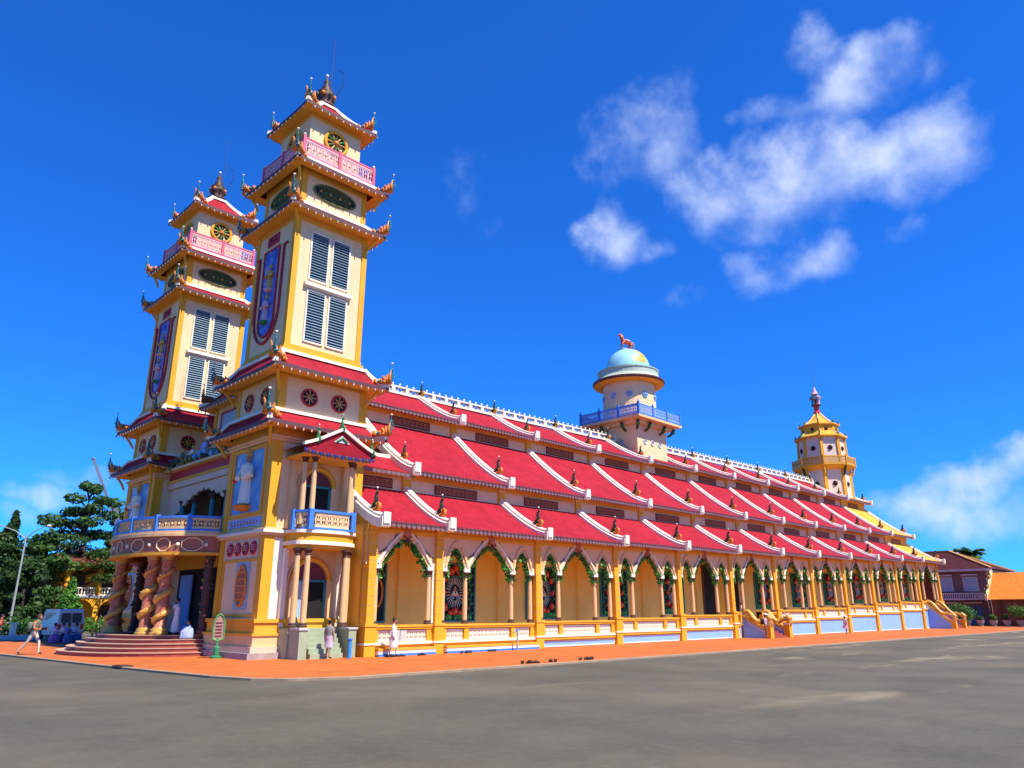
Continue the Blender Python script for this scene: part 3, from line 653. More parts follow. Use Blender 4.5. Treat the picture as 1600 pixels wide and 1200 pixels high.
def garland_mesh(a,b,s,z,e,seed):
    r=random.Random(seed); c=(a+b)/2; h=(b-a)/2; pts=[(c-h+.05,30.1,s-.5)]
    for i in range(13):
        u=-h+2*h*i/12; pts.append((c+u*.97,30.1,arch_z(u,h,s,z,e)-.1))
    pts.append((c+h-.05,30.1,s-.5)); mb=MB(); mb.tube(pts,.05,5,darkgreen); leaves(mb,pts,int(190*h+170),.14,.085,r,garl)
    leaves(mb,pts[:3],25,.09,.05,r,garl); leaves(mb,pts[-3:],25,.09,.05,r,garl)
    return mb.mesh('garland',garl)
WALLM=arcade_wall(ARC,BW); GARL=[garland_mesh(*a,i) for i,a in enumerate(ARC)]
cm=column_mesh(2.58); COLM=cm.mesh('column',colpaint,False)
imb=MB(white); imb.box(-.2,.2,-.17,.17,2.58,2.8); imb.box(-.16,.16,-.15,.15,2.8,2.95); IMP=imb.mesh('impost',white)
kb=MB(brown); kb.prism([(-.2,29.84),(.2,29.84),(.2,30.05),(-.2,30.05)],5.35,5.95,orangeg); kb.ball((0,29.83,5.68),.2,rosecol,10,6,1,.4,1.2); kb.ball((0,29.9,5.32),.16,brown,8,5)
for q in range(6): kb.cone((0,29.85,5.5),(.3*math.cos(PI*q/5),29.83,5.5+.42*math.sin(PI*q/5)),.06,4,maroon)
KEY=kb.mesh('keystone',orangeg)
def panel_mesh(w_):
    mb=MB(white); lattice(mb,[(.03,30.0),(w_-.03,30.0)],.66,1.08,.27,white,.045); mb.box(0,w_,30.06,30.1,.6,1.12,cream); return mb.mesh('pierced_panel',white)
PN=panel_mesh(1.12); PWd=panel_mesh(2.96)
def balus_mesh(L,posts):
    mb=MB(yellow); mb.box(.28,L-.28,29.86,30.3,1.17,1.33,yellow); mb.box(.28,L-.28,29.82,30.33,1.27,1.36,orange)
    mb.box(.28,L-.28,29.8,30.2,.48,.56,white); mb.box(.28,L-.28,29.87,30.2,.56,.62,cream); mb.box(.28,L-.28,30.1,30.3,.4,1.2,yellow)
    for p in posts: mb.box(p-.16,p+.16,29.9,30.25,.56,1.2,yellow)
    return mb.mesh('balustrade',yellow)
BAL=balus_mesh(BW,[.45,1.98,5.39,6.92])
blk=MB(yellow); blk.bevbox(-.22,.22,29.8,30.34,0,.385,.012); BLK=blk.mesh('block',yellow)
def pilaster(parent,x,dz,single):
    mb=MB(yellow); mb.box(x-.3,x+.3,29.72,30.36,-.1,1.3+dz,yellow); mb.box(x-.34,x+.34,29.68,30.38,1.3+dz,1.42+dz,orange); mb.box(x-.34,x+.34,29.68,30.38,.5+dz,.58+dz,white)
    mb.box(x-.2,x+.2,29.82,30.32,1.42+dz,5.5+dz,cream); mb.box(x-.26,x+.26,29.74,30.36,5.5+dz,5.62+dz,orange); mb.box(x-.22,x+.22,29.78,30.34,5.62+dz,6.0+dz,yellow)
    p=mb.build('pilaster',yellow,temple)
    for i in range(10): 
        if single: place(BLK,'block',p,(x,0,1.43+dz+i*.408))
    if not single:
        q=MB(yellow)
        for i in range(10): q.bevbox(x-.22,x+.22,29.8,30.34,1.43+dz+i*.408,1.43+dz+i*.408+.385,.012)
        tag(q.build('block_courses',yellow,p),kind='stuff')
    return p
def dado(parent,x0,x1,dz,bench):
    mb=MB(yellow); t=.48+dz
    if bench:
        mb.box(x0,x1,29.92,30.25,-.1,t,yellow); mb.box(x0+.05,x1-.05,29.5,29.92,.24,.34,orange); mb.box(x0+.05,x1-.05,29.52,29.92,.05,.24,white); mb.box(x0+.05,x1-.05,29.48,29.53,.0,.1,blue)
    else:
        mb.box(x0,x1,29.98,30.25,-.1,t,yellow); mb.box(x0,x1,29.84,29.98,t-.14,t,yellow)
        framed(mb,'y',29.98,x0+.06,x1-.06,.03,t-.2,.06,.06,white); mb.box(x0+.12,x1-.12,29.95,29.98,.09,t-.26,skyblue)
    return mb.build('dado',yellow,parent)
def flower_window(x,dz):
    """pierced window: dark ground, eye in a triangle with rays, ring of red lotus, leaves and stems"""
    fb=MB(black); y=32.93; w_=1.45; z0,z1=1.5+dz,4.5+dz
    fb.box(x-w_,x+w_,y-.02,y+.05,z0,z1,black); framed(fb,'y',y,x-w_-.1,x+w_+.1,z0-.1,z1+.1,.1,.1,teal)
    f=fb.build('flower_window',black,temple)
    for dx,dzz,s in [(-.3,1.12,1.),(.3,1.12,1.),(0,1.3,.9),(-.72,.75,.9),(.72,.75,.9),(-.82,0,.75),(.82,0,.75),(-.75,-.8,1.),(.75,-.8,1.),(0,-1.02,1.1),(-.35,-1.1,.8),(.35,-1.1,.8)]:
        place(FLW,'lotus_flower',f,(x+dx,y-.09,3.0+dz+dzz),0,(s*1.2,1,s*1.2))
    place(RAYS,'ray_medallion',f,(x,y,3.0+dz)); place(EYE_M,'eye_triangle',f,(x,y,3.0+dz)); place(STEMS,'leaf_stems',f,(x,y,3.0+dz))
    return f
fm=MB(redfl)
for i in range(9):
    a=i*2*PI/9; fm.tube([(0,0,0),(.11*math.cos(a),-.05,.11*math.sin(a)),(.2*math.cos(a),-.02,.2*math.sin(a))],[.04,.085,.012],5,redfl)
fm.ball((0,-.08,0),.07,gold,6,4); FLW=fm.mesh('lotus_flower',redfl,True)
rm=MB(steel); raym=mat('grey white ray paint',(.62,.58,.48),.6,.1,4)
for i in range(26):
    a=i*2*PI/26; q=.36; rm.obox((math.cos(a)*q,-.06,math.sin(a)*q*1.25),(math.cos(a)*.62,-.06,math.sin(a)*.62*1.35),.04,.03,raym,(0,1,0))
ring_disc(rm,(0,-.06,0),'y',1,.03,teal,28,.66,.9); RAYS=rm.mesh('ray_medallion',raym)
em=MB(colpaint); em.add([(-.33,-.08,-.22),(.33,-.08,-.22),(0,-.08,.34)],[(0,1,2)],colpaint); em.ball((0,-.09,-.03),.14,white,10,5,1.3,.3,.6); em.ball((0,-.12,-.03),.065,black,8,4,1,.4,1)
em.tube([(-.2,-.1,.08),(0,-.11,.14),(.2,-.1,.08)],.022,4,brown)
for s in (-1,1): em.ball((s*.2,-.09,-.3),.12,mural_sky,8,4,1.2,.4,.6)
EYE_M=em.mesh('eye_triangle',colpaint)
sm=MB(green); r_=random.Random(5)
for s in (-1,1):
    sm.tube([(s*1.2,-.06,-1.4),(s*1.1,-.07,-.8),(s*1.25,-.06,-.2),(s*1.08,-.07,.4),(s*1.2,-.06,1.0),(s*1.0,-.06,1.35)],.035,5,green)
    for i in range(10): sm.tube([(s*1.15,-.06,-1.2+i*.26),(s*(1.15+.14*(-1)**i),-.1,-1.1+i*.26),(s*(1.15+.24*(-1)**i),-.07,-1.14+i*.26)],[.02,.07,.01],5,green)
    sm.tube([(s*.45,-.06,-1.45),(s*.42,-.07,-1.1),(s*.6,-.06,-.8)],.03,4,green)
for i in range(9): sm.tube([(-1.2+i*.3,-.06,-1.45),(-1.2+i*.3+r_.uniform(-.1,.1),-.1,-1.25),(-1.2+i*.3+r_.uniform(-.2,.2),-.07,-1.08)],[.1,.14,.02],6,green)
STEMS=sm.mesh('leaf_stems',green)
gril=mat('tan grille paint',(.50,.20,.08),.6,.15,4)
def grille_mesh(w_,h):
    mb=MB(maroon); mb.box(-w_/2,w_/2,-.005,.02,0,h,maroon); framed(mb,'y',0,-w_/2-.05,w_/2+.05,-.05,h+.05,.06,.06,maroon)
    n=round(w_/h/.8); 
    for i in range(n):
        c=-w_/2+(i+.5)*w_/n
        ring_disc(mb,(c,-.03,h/2),'y',1,.032,gril,8,w_/n*.48,h*.47)
        for s in (-1,1): mb.obox((c-w_/n*.5,-.03,h/2-s*h/2),(c+w_/n*.5,-.03,h/2+s*h/2),.04,.03,gril,(0,1,0))
    return mb.mesh('grille',maroon)
GRL=grille_mesh(3.15,.42); GRU=grille_mesh(3.1,.44)
# ---- roofs of the three tiers (profile: wall y, wall z, eave y, eave z, curve)
TIER={'lower':(32.97,8.32,29.12,6.12,1.34),'middle':(37.68,13.32,32.18,9.42,1.3),'upper':(41.5,16.75,36.85,14.3,1.34)}
def prof(t,v): 
    yw,zw,ye,ze,e=TIER[t]; return (yw+(ye-yw)*v-CY, zw+(ze-zw)*(1-(1-v)**e))
def roof_mesh(t,L,tile):
    mb=MB(tile); mb.grid(lambda i,j:(i*L,)+prof(t,j),8,10,tile)
    yw,zw,ye,ze,e=TIER[t]; ye-=CY; yw-=CY
    mb.add([(0,ye,ze),(L,ye,ze),(L,ye,ze-.12),(0,ye,ze-.12)],[(0,1,2,3)],fascia)
    yi=(30.05-CY) if t=='lower' else yw+(0.0 if t!='upper' else 0)
    wall={'lower':30.3-CY,'middle':32.97-CY,'upper':37.68-CY}[t]
    mb.add([(0,ye,ze-.12),(L,ye,ze-.12),(L,wall,ze-.02),(0,wall,ze-.02)],[(0,1,2,3)],ochre)
    return mb.mesh('roof',tile)
def fringe_mesh(t,L):
    yw,zw,ye,ze,e=TIER[t]; ye-=CY; mb=MB(fringem); n=round(L/.3)
    for i in range(n):
        x=i*L/n; w_=L/n; mb.box(x+.02,x+w_-.02,ye+.01,ye+.04,ze-.2,ze-.1); mb.add([(x+.02,ye+.01,ze-.2),(x+w_-.02,ye+.01,ze-.2),(x+w_/2,ye+.01,ze-.31),(x+.02,ye+.04,ze-.2),(x+w_-.02,ye+.04,ze-.2),(x+w_/2,ye+.04,ze-.31)],[(0,1,2),(3,5,4),(0,2,5,3),(1,4,5,2)])
        mb.ball((x,ye-.01,ze-.04),.055,crimson2,5,3)
    return mb.mesh('eave_fringe',fringem)
fringem=mat('mauve eave fringe',(.22,.13,.15),.6,.2,3); crimson2=mat('round tile ends',(.36,.05,.07),.5,.2,4)
def rib_mesh(t,m=None):
    m=m or white; mb=MB(m); path=[]
    for j in range(13):
        y,z=prof(t,j/12); path.append((0,y,z+.0))
    y,z=path[-1][1:]; path.append((0,y-.22,z+.06)); path[-2]=(0,path[-2][1],path[-2][2])
    mb.sweep(path,[(-.25,-.32),(.25,-.32),(.25,.12),(.17,.16),(.17,.27),(.12,.33),(-.12,.33),(-.17,.27),(-.17,.16),(-.25,.12)],m,side=(1,0,0))
    yy,zz=path[-1][1:]; mb.box(-.2,.2,yy-.07,yy+.02,zz-.2,zz+.33,m)
    return mb.mesh('rib',m)
RIB={t:rib_mesh(t) for t in TIER}
ROOFM={t:roof_mesh(t,BW,redtile_x) for t in TIER}; FRG={t:fringe_mesh(t,BW) for t in TIER}
def roof_bay(t,x,dz,me,fr,rib=True,dr=DRG):
    o=place(me,t+'_roof',temple,(x,CY,dz)); place(fr,'eave_fringe',o,(x,CY,dz))
    if rib: add_rib(o,t,x+BW,dz+.07,dr)
    n_=place(me,t+'_roof',temple,(x,CY,dz),0,(1,-1,1))
    return o
def add_rib(o,t,x,dz,dr=DRG):
    place(RIB[t],'rib',o,(x,CY,dz)); y,z=prof(t,.8); place(dr,'roof_dragon',o,(x,CY+y,z+.3+dz),-PI/2,(1,1,.95) if t!='upper' else (.85,.85,.85))
    if t=='upper': place(DRGY,'ridge_dragon',o,(x,CY-.1,16.95+dz),-PI/2,(.9,.9,.9))
for k in range(10):
    for t in TIER: roof_bay(t,BX[k],DZ[k],ROOFM[t],FRG[t])
# end bay: yellow tiles
LE=XE-BX[10]; YR={t:roof_mesh(t,LE,yeltile) for t in TIER}; YF={t:fringe_mesh(t,LE) for t in TIER}
for t in TIER:
    o=roof_bay(t,BX[10],DZ[10],YR[t],YF[t],False); add_rib(o,t,XE-.2,DZ[10])
# first bay beside the tower: lower roof, a small middle skirt, upper roof running between the towers
L1=BX[0]-20.55
fo=place(roof_mesh('lower',L1,redtile_x),'lower_roof',temple,(20.55,CY,-.02)); place(fringe_mesh('lower',L1),'eave_fringe',fo,(20.55,CY,-.02)); add_rib(fo,'lower',BX[0],.02); add_rib(fo,'lower',20.7,-.05)
TIER['skirt']=(34.3,10.35,32.18,9.2,1.4); RIB['skirt']=rib_mesh('skirt')
_sk=MB(redtile_x); L2=BX[0]-21.0
def sk_prof(v): return prof('skirt',v)
_sk.grid(lambda i,j:(i*L2,)+sk_prof(j),6,6,redtile_x); _sk.add([(0,32.18-CY,9.2),(L2,32.18-CY,9.2),(L2,32.97-CY,9.18),(0,32.97-CY,9.18)],[(0,1,2,3)],ochre)
_sk.box(0,L2,34.2-CY,34.42-CY,10.3,10.5,white)
so_=_sk.build('middle_roof',redtile_x,temple,(21.0,CY,0)); TIER2=dict(TIER); 
_fm=MB(fringem)
for i in range(12):
    x=i*L2/12; _fm.box(x+.02,x+L2/12-.02,32.19-CY,32.22-CY,8.98,9.15)
tag(_fm.build('eave_fringe',fringem,so_,(21.0,CY,0)),kind='stuff')
mo=place(RIB['middle'],'middle_rib',temple,(BX[0],CY,.0)); y_,z_=prof('middle',.8); place(DRG,'roof_dragon',mo,(BX[0],CY+y_,z_+.3),-PI/2,(.8,.8,.8))
uo=place(roof_mesh('upper',BX[0]-21.3,redtile_x),'upper_roof',temple,(21.3,CY,0)); place(fringe_mesh('upper',BX[0]-21.3),'eave_fringe',uo,(21.3,CY,0)); place(roof_mesh('upper',BX[0]-21.3,redtile_x),'upper_roof',temple,(21.3,CY,0),0,(1,-1,1))
place(RIB['upper'],'rib',uo,(21.5,CY,-.05))
del TIER['skirt']
# walls between the roof tiers, with pilasters and red grilles
floorm=mat('buff floor tile',(.72,.56,.38),.5,.12,1.5)
inner=mat('bright ochre gallery plaster',(.98,.61,.15),.8,.08,.6,.08,25,stain=.08)
def wall_bay(x0,x1,dz,last=False,grl=True):
    W=cream if not last else yellow
    g=MB(orange); g.box(x0,x1,32.97,33.2,-.05,6.2+dz,inner); g.box(x0,x1,32.97,33.2,6.2+dz,9.3+dz,W); g.box(x0,x1,32.9,32.972,8.98+dz,9.3+dz,ochre); g=g.build('gallery_wall',orange,temple)
    u=MB(W); u.box(x0,x1,37.68,37.9,9+dz,14.25+dz,W); u.box(x0,x1,37.6,37.682,13.95+dz,14.22+dz,ochre); u=u.build('clerestory_wall',W,temple)
    p=MB(yellow); p.box(x0-.26,x0+.26,32.83,32.99,8.1+dz,9.3+dz,yellow); p.box(x0-.3,x0+.3,32.8,32.99,8.95+dz,9.1+dz,peach); p.build('wall_pilaster',yellow,g)
    p=MB(yellow); p.box(x0-.26,x0+.26,37.54,37.7,13.1+dz,14.2+dz,yellow); p.build('wall_pilaster',yellow,u)
    p=MB(orange); p.box(x0-.3,x0+.3,32.82,32.98,.41+dz,5.955+dz,inner); p.build('inner_pilaster',inner,g)
    MB(floorm).box(x0,x1,30.12,32.99,-.05,.42+dz,floorm).build('gallery_floor',floorm,temple)
    MB(ochre).box(x0,x1,30.28,32.99,5.96+dz,6.0+dz,inner).build('gallery_ceiling',inner,temple)
    MB(W).box(x0,x1,49.8,50.03,-.05,9.3+dz,W).build('gallery_wall',W,temple); MB(W).box(x0,x1,45.1,45.32,9+dz,14.25+dz,W).build('clerestory_wall',W,temple); MB(W).box(x0,x1,52.7,52.95,-.05,6.0+dz,peach).build('arcade_wall',peach,temple)
    if grl:
        c=(x0+x1)/2; place(GRL,'grille',g,(c,32.96,8.42+dz)); place(GRU,'grille',u,(c,37.67,13.42+dz))
    return g
wo=wall_bay(20.6,BX[0],0,False,False)
place(grille_mesh(2.2,.42),'grille',wo,(22.7,32.96,8.42))
for k in range(10): wall_bay(BX[k],BX[k+1],DZ[k])
wall_bay(BX[10],XE-.3,DZ[10],True)
# gable ends
for x,dz in ((21.4,0),(XE-.35,DZ[10])):
    mb=MB(yellow if x>50 else cream); P=[prof('upper',j/8) for j in range(9)]; poly=[(x,CY+y,z+dz) for y,z in P]+[(x,CY-y,z+dz) for y,z in P[::-1][:-1]]
    mb.add(poly,[tuple(range(len(poly)))]); mb.box(x-.1,x+.1,37.7,45.3,-.05,14.5+dz); mb.box(x-.1,x+.1,33,50,-.05,9.6+dz)
    if x>50:
        for t in ('middle','lower'):
            P=[prof(t,j/8) for j in range(9)]; y0_,z0_=P[0]; poly=[(x,CY+y,z+dz) for y,z in P]+[(x,CY+y0_,P[-1][1]+dz-.1)]
            mb.add(poly,[tuple(range(len(poly)))])
    mb.build('gable_wall',cream,temple)
# ---- arcade bays
for k in range(10):
    x=BX[k]; dz=DZ[k]
    pilaster(temple,x,dz,k<4)
    o=place(WALLM,'arcade_bay',temple,(x,0,dz))
    cols=[.45,1.98,5.39,6.92]
    for c in cols: place(COLM,'column',o,(x+c,30.1,1.36+dz)); place(IMP,'impost',o,(x+c,30.1,1.36+dz))
    for g in GARL: place(g,'garland',o,(x,0,dz))
    place(KEY,'keystone',o,(x+BW/2,0,dz))
    if k!=4:
        b=place(BAL,'balustrade',temple,(x,0,dz))
        place(PN,'pierced_panel',b,(x+.66,0,dz)); place(PWd,'pierced_panel',b,(x+2.2,0,dz)); place(PN,'pierced_panel',b,(x+5.6,0,dz))
        dado(b,x+.3,x+BW-.3,dz,k<1)
        flower_window(x+BW/2,dz)
    else:
        for a,bb in ((.28,1.0),(4.4,BW-.28)):
            mb=MB(yellow); mb.box(x+a,x+bb,29.86,30.3,1.17+dz,1.33+dz,yellow); mb.box(x+a,x+bb,29.82,30.33,1.27+dz,1.36+dz,orange); mb.box(x+a,x+bb,29.8,30.2,.48+dz,.56+dz,white); mb.box(x+a,x+bb,30.1,30.3,.4+dz,1.2+dz,yellow); mb.box(x+bb-.16 if a<1 else x+a,x+bb if a<1 else x+a+.16,29.8,30.34,.4+dz,1.4+dz,yellow)
            b=mb.build('balustrade',yellow,temple); dado(b,x+a+.02,x+bb,dz,False)
        place(PN,'pierced_panel',b,(x+5.6,0,dz))
        db=MB(dark); db.box(x+.9,x+BW-.9,32.9,32.96,.42+dz,5.0+dz,dark); framed(db,'y',32.95,x+.8,x+BW-.8,.42+dz,5.1+dz,.12,.08,brown); db.box(x+2.9,x+3.9,32.75,32.9,.42+dz,5.9+dz,orange); db.build('open_doorway',dark,temple)  # solid dark panel on the wall paints the unlit room behind the doorway
# last pilaster and the yellow end bay
x=BX[10]; dz=DZ[10]; pilaster(temple,x,dz,False); pilaster(temple,XE-.45,dz,False)
sc_=LE/BW; o=place(arcade_wall([(a*sc_,b*sc_,s,z,e) for a,b,s,z,e in ARC],LE-.2),'arcade_bay',temple,(x,0,dz))
for c in (.45,1.98*sc_,5.39*sc_,LE-1.1): place(COLM,'column',o,(x+c,30.1,1.36+dz)); place(IMP,'impost',o,(x+c,30.1,1.36+dz))
for g in GARL: place(g,'garland',o,(x,0,dz),0,(sc_,1,1))
place(KEY,'keystone',o,(x+LE/2,0,dz))
b=MB(yellow)
for a,bb in ((.28,2.2),(6.4,LE-.7)): b.box(x+a,x+bb,29.86,30.3,1.17+dz,1.36+dz,yellow); b.box(x+a,x+bb,29.8,30.2,.48+dz,.56+dz,white); b.box(x+a,x+bb,30.05,30.3,.4+dz,1.2+dz,white)
b=b.build('balustrade',yellow,temple); dado(b,x+.3,x+2.2,dz,False); dado(b,x+6.4,XE-.75,dz,False); flower_window(x+LE/2,dz)
MB(crimson).box(XE-.62,XE-.4,30.32,33.0,1.5,7.8,maroon).build('gallery_end_wall',maroon,temple)
# first narrow bay beside the porch
x=20.4; L=BX[0]-x; dz=0
pilaster(temple,x+.3,0,True)
o=place(arcade_wall([(.85,3.75,4.1,5.46,1.55)],L),'arcade_bay',temple,(x,0,0))
for c in (.7,3.9): place(COLM,'column',o,(x+c,30.1,1.36)); place(IMP,'impost',o,(x+c,30.1,1.36))
wj=MB(white); wj.box(x+.52,x+.62,29.95,30.3,1.36,4.3); wj.box(x+4.03,x+4.13,29.95,30.3,1.36,4.3); wj.build('jamb',white,o)
place(garland_mesh(.85,3.75,4.1,5.46,1.55,9),'garland',o,(x,0,0)); place(KEY,'keystone',o,(x+2.3,0,0))
b=place(balus_mesh(L,[.7,3.9]),'balustrade',temple,(x,0,0)); place(PWd,'pierced_panel',b,(x+.85,0,0)); dado(b,x+.6,BX[0]-.3,0,True)
gb=MB(mat('pale grey gate',(.55,.52,.47),.6,.1,3)); gb.box(x+1.55,x+2.1,29.9,29.96,.62,1.16); gb.box(x+2.14,x+2.5,29.9,29.96,.62,1.12); gb.build('notice_panel',None or white,b)
mb=MB(orange); mb.box(20.42,20.75,30.36,33.1,-.05,6.0,orange)
P=[prof('lower',j/8) for j in range(9)]; pl=[(CY+y,z-.06) for y,z in P]+[(29.2,5.98),(33.1,5.98)]; n=len(pl)
mb.add([(20.6,y,z) for y,z in pl]+[(20.75,y,z) for y,z in pl],[tuple(range(n)),tuple(range(2*n-1,n-1,-1))],orange); mb.build('gallery_end_wall',orange,temple)
wb=MB(teal); wb.box(22.9,23.65,32.9,32.97,1.5,4.3,black); framed(wb,'y',32.97,22.8,23.75,1.4,4.4,.1,.1,teal); ring_disc(wb,(23.2,32.88,2.9),'y',1,.06,orangeg,16,.3,.7); wb.build('side_window',teal,temple)
# ---- ridge parapet
def parapet(x0,x1,dz,rise):
    n=max(2,round((x1-x0)/.61)); st=(x1-x0)/n; mb=MB(white)
    zf=lambda x:16.72+dz+rise*(x-x0)/(x1-x0)
    for a,b,h in ((0,.16,.3),(.5,.6,.24)):
        mb.sweep([(x0,CY,zf(x0)+a),(x1,CY,zf(x1)+a)],[(-h/2,0),(h/2,0),(h/2,b-a),(-h/2,b-a)])
    for i in range(n+1):
        x=x0+i*st; z=zf(x)
        if i%2==0: mb.box(x-.14,x+.14,CY-.13,CY+.13,z+.14,z+.52)
        if i<n:
            for q in (.3,.5,.7): mb.obox((x+st*q-.09,CY,z+.15),(x+st*q+.09,CY,z+.52),.05,.05,palegrey); mb.obox((x+st*q+.09,CY,z+.15),(x+st*q-.09,CY,z+.52),.05,.05,palegrey)
        mb.lathe([(.04,0),(.025,.04),(.08,.11),(.07,.16),(.02,.23)],(x,CY,z+.6),6)
    mb.build('ridge_parapet',white,temple)
palegrey=mat('greyed white paint',(.55,.53,.55),.7,.1,2)
parapet(21.4,BX[0],0,.0)
for k in range(10):
    if k==4: parapet(BX[4],55.6,DZ[4],.0); parapet(60.8,BX[5],DZ[4]+.1,.0)
    elif k==9: parapet(BX[9],99.5,DZ[9],.1)
    else: parapet(BX[k],BX[k+1],DZ[k],(DZ[k+1]-DZ[k])*.8)
# ---- central entrance front between the towers
def bow(a,ax,ay): return (16.3-ax*math.cos(a),CY-ay*math.sin(a))
def bowpts(ax,ay,a0=-90,a1=90,n=24): return [bow(R(a0+(a1-a0)*i/n),ax,ay) for i in range(n+1)]
ent=MB(peach)
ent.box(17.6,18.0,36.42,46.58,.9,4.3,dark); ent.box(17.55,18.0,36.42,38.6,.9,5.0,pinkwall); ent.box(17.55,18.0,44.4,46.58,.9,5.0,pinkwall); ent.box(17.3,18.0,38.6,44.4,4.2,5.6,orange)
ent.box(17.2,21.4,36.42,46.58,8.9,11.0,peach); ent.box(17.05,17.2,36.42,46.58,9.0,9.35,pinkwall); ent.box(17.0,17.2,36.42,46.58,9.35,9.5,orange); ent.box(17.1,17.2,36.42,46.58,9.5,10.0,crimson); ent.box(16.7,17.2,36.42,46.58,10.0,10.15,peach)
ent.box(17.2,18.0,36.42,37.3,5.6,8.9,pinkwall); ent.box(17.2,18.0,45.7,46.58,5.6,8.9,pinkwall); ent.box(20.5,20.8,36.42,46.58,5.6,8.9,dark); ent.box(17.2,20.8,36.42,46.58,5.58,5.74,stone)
ent=tag(ent.build('entrance_front',peach,temple),'shaded entrance front with bowed balcony and carved dragon columns')
# scalloped screen in the upper opening
sb=MB(pinkwall); n=40
for i in range(n):
    y0=37.3+8.4*i/n; y1=37.3+8.4*(i+1)/n
    def zz(y):
        u=(y-41.5)/4.2; return 7.2+1.5*(1-abs(u)**1.6)-.22*abs(math.sin((y-37.3)*PI/.7))
    a,b=zz(y0),zz(y1); sb.add([(17.15,y0,a),(17.15,y1,b),(17.15,y1,8.95),(17.15,y0,8.95),(17.3,y0,a),(17.3,y1,b),(17.3,y1,8.95),(17.3,y0,8.95)],[(0,1,2,3),(7,6,5,4),(4,5,1,0),(0,3,7,4),(1,5,6,2)],pinkwall)
sb.build('scalloped_screen',pinkwall,ent)
for y in (38.6,40.3,42.7,44.4):
    c_=column_mesh(2.4,.15,brown,teal).build('screen_column',teal,ent,(17.25,y,5.74))
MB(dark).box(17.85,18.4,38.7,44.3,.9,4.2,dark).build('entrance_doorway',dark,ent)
cb=MB(skyblue)
for i in range(9): cb.tube([(17.45,42.3+i*.16,.95),(17.45,42.3+i*.16,3.9)],.09,6,skyblue)
cb.build('door_curtain',skyblue,ent)
# bowed slab and fascia with octagon panels
fb=MB(rosefas:=mat('brick rose fascia',(.42,.15,.09),.65,.15,2,stain=.15))
O=bowpts(3.05,4.95); I=bowpts(2.7,4.6)
def bandz(mb,O,I,z0,z1,m): mb.prism(O+I[::-1],z0,z1,m)
bandz(fb,O,I,4.72,5.5,rosefas); bandz(fb,bowpts(3.2,5.1),bowpts(2.6,4.5),5.5,5.64,peach); bandz(fb,bowpts(3.15,5.05),bowpts(2.6,4.5),4.6,4.74,orange)
fb.prism(bowpts(3.12,5.02)+[(17.4,46.5),(17.4,36.5)][0:2],5.64,5.76,peach); fb.prism(bowpts(2.75,4.65)+[(17.4,46.1),(17.4,36.9)],5.2,5.3,orange)
fb.build('balcony_slab',rosefas,ent)
def bow_frame(a): 
    p=bow(R(a),3.07,4.97); q=bow(R(a+1),3.07,4.97); q0=bow(R(a-1),3.07,4.97); t=Vector((q[0]-q0[0],q[1]-q0[1],0)).normalized(); return Vector((*p,0)),t
for i,a in enumerate((-66,-44,-22,0,22,44,66)):
    p,t=bow_frame(a); mb=MB(cream); h=.52 if i%2==0 else .4; pts=[]
    for k in range(9):
        b_=PI/8+k*PI/4; pts.append(p+t*math.cos(b_)*h+Vector((0,0,5.1+math.sin(b_)*.33)))
    mb.tube(pts,.035,5,cream); mb.build('octagon_panel',cream,ent)
    p,t=bow_frame(a+11); mb=MB(white); mb.ball((p.x,p.y,5.1),.1,white,8,5); mb.build('knob',white,ent)
# balcony railing
angs=[-88,-62,-36,-12,12,36,62,88]
for a,b_ in zip(angs,angs[1:]):
    mb=MB(blue); pts=bowpts(3.0,4.9,a,b_,4)
    for z0,z1,h in ((5.76,5.86,.14),(6.38,6.5,.16)): mb.sweep([(x,y,z0) for x,y in pts],[(-h/2,0),(h/2,0),(h/2,z1-z0),(-h/2,z1-z0)],blue)
    x,y=pts[0]; mb.box(x-.1,x+.1,y-.1,y+.1,5.76,6.58,blue)
    lattice(mb,pts,5.9,6.34,.36,peach,.05); mb.build('balcony_railing',blue,ent)
# carved dragon columns
def dragon_column(a):
    x,y=bow(R(a),2.45,4.35); mb=MB(rosecol)
    mb.lathe([(.42,0),(.44,.1),(.36,.16),(.4,.24),(.28,.34),(.27,2.0),(.25,3.4),(.3,3.5),(.26,3.56),(.42,3.76),(.44,3.84),(.4,3.86)],(x,y,.9),14,ms=[gold,gold,gold,gold]+[rosecol]*3+[gold]*5)
    pts=[];rad=[]
    for i in range(60):
        t=i/59; th=t*2*PI*3.1; rr=.3; pts.append((x+rr*math.cos(th+a),y+rr*math.sin(th+a),1.3+2.95*t)); rad.append(.08+.08*math.sin(PI*min(1,t*1.25+.02)))
    mb.tube(pts,rad,7,gold)
    for i in range(0,60,2):
        p=Vector(pts[i]); d=(p-Vector((x,y,p.z))).normalized(); mb.cone(p+d*.05,p+d*.17+Vector((0,0,.1)),.05,4,rosecol if i%4 else redfl)
    hd=Vector(pts[-1]); mb.ball(hd,.15,gold,8,5); mb.cone(hd,hd+Vector((-.25,-.1,.02)),.09,5,redfl)
    mb.build('dragon_column',rosecol,ent,smooth=True)
for a in (-45,-31,31,45): dragon_column(a)
for a in (-84,84):
    x,y=bow(R(a),2.6,4.55); mb=MB(brown); mb.lathe([(.3,0),(.32,.2),(.22,.3),(.2,3.5),(.34,3.8)],(x,y,.9),10,brown)
    r_=random.Random(a)
    for i in range(40): th=r_.uniform(0,6.28); z=r_.uniform(1.2,4.6); mb.ball((x+.22*math.cos(th),y+.22*math.sin(th),z),r_.uniform(.05,.11),r_.choice([brown,rosecol,darkgreen,mat_olive]),6,4)
    mb.build('carved_pillar',brown,ent)
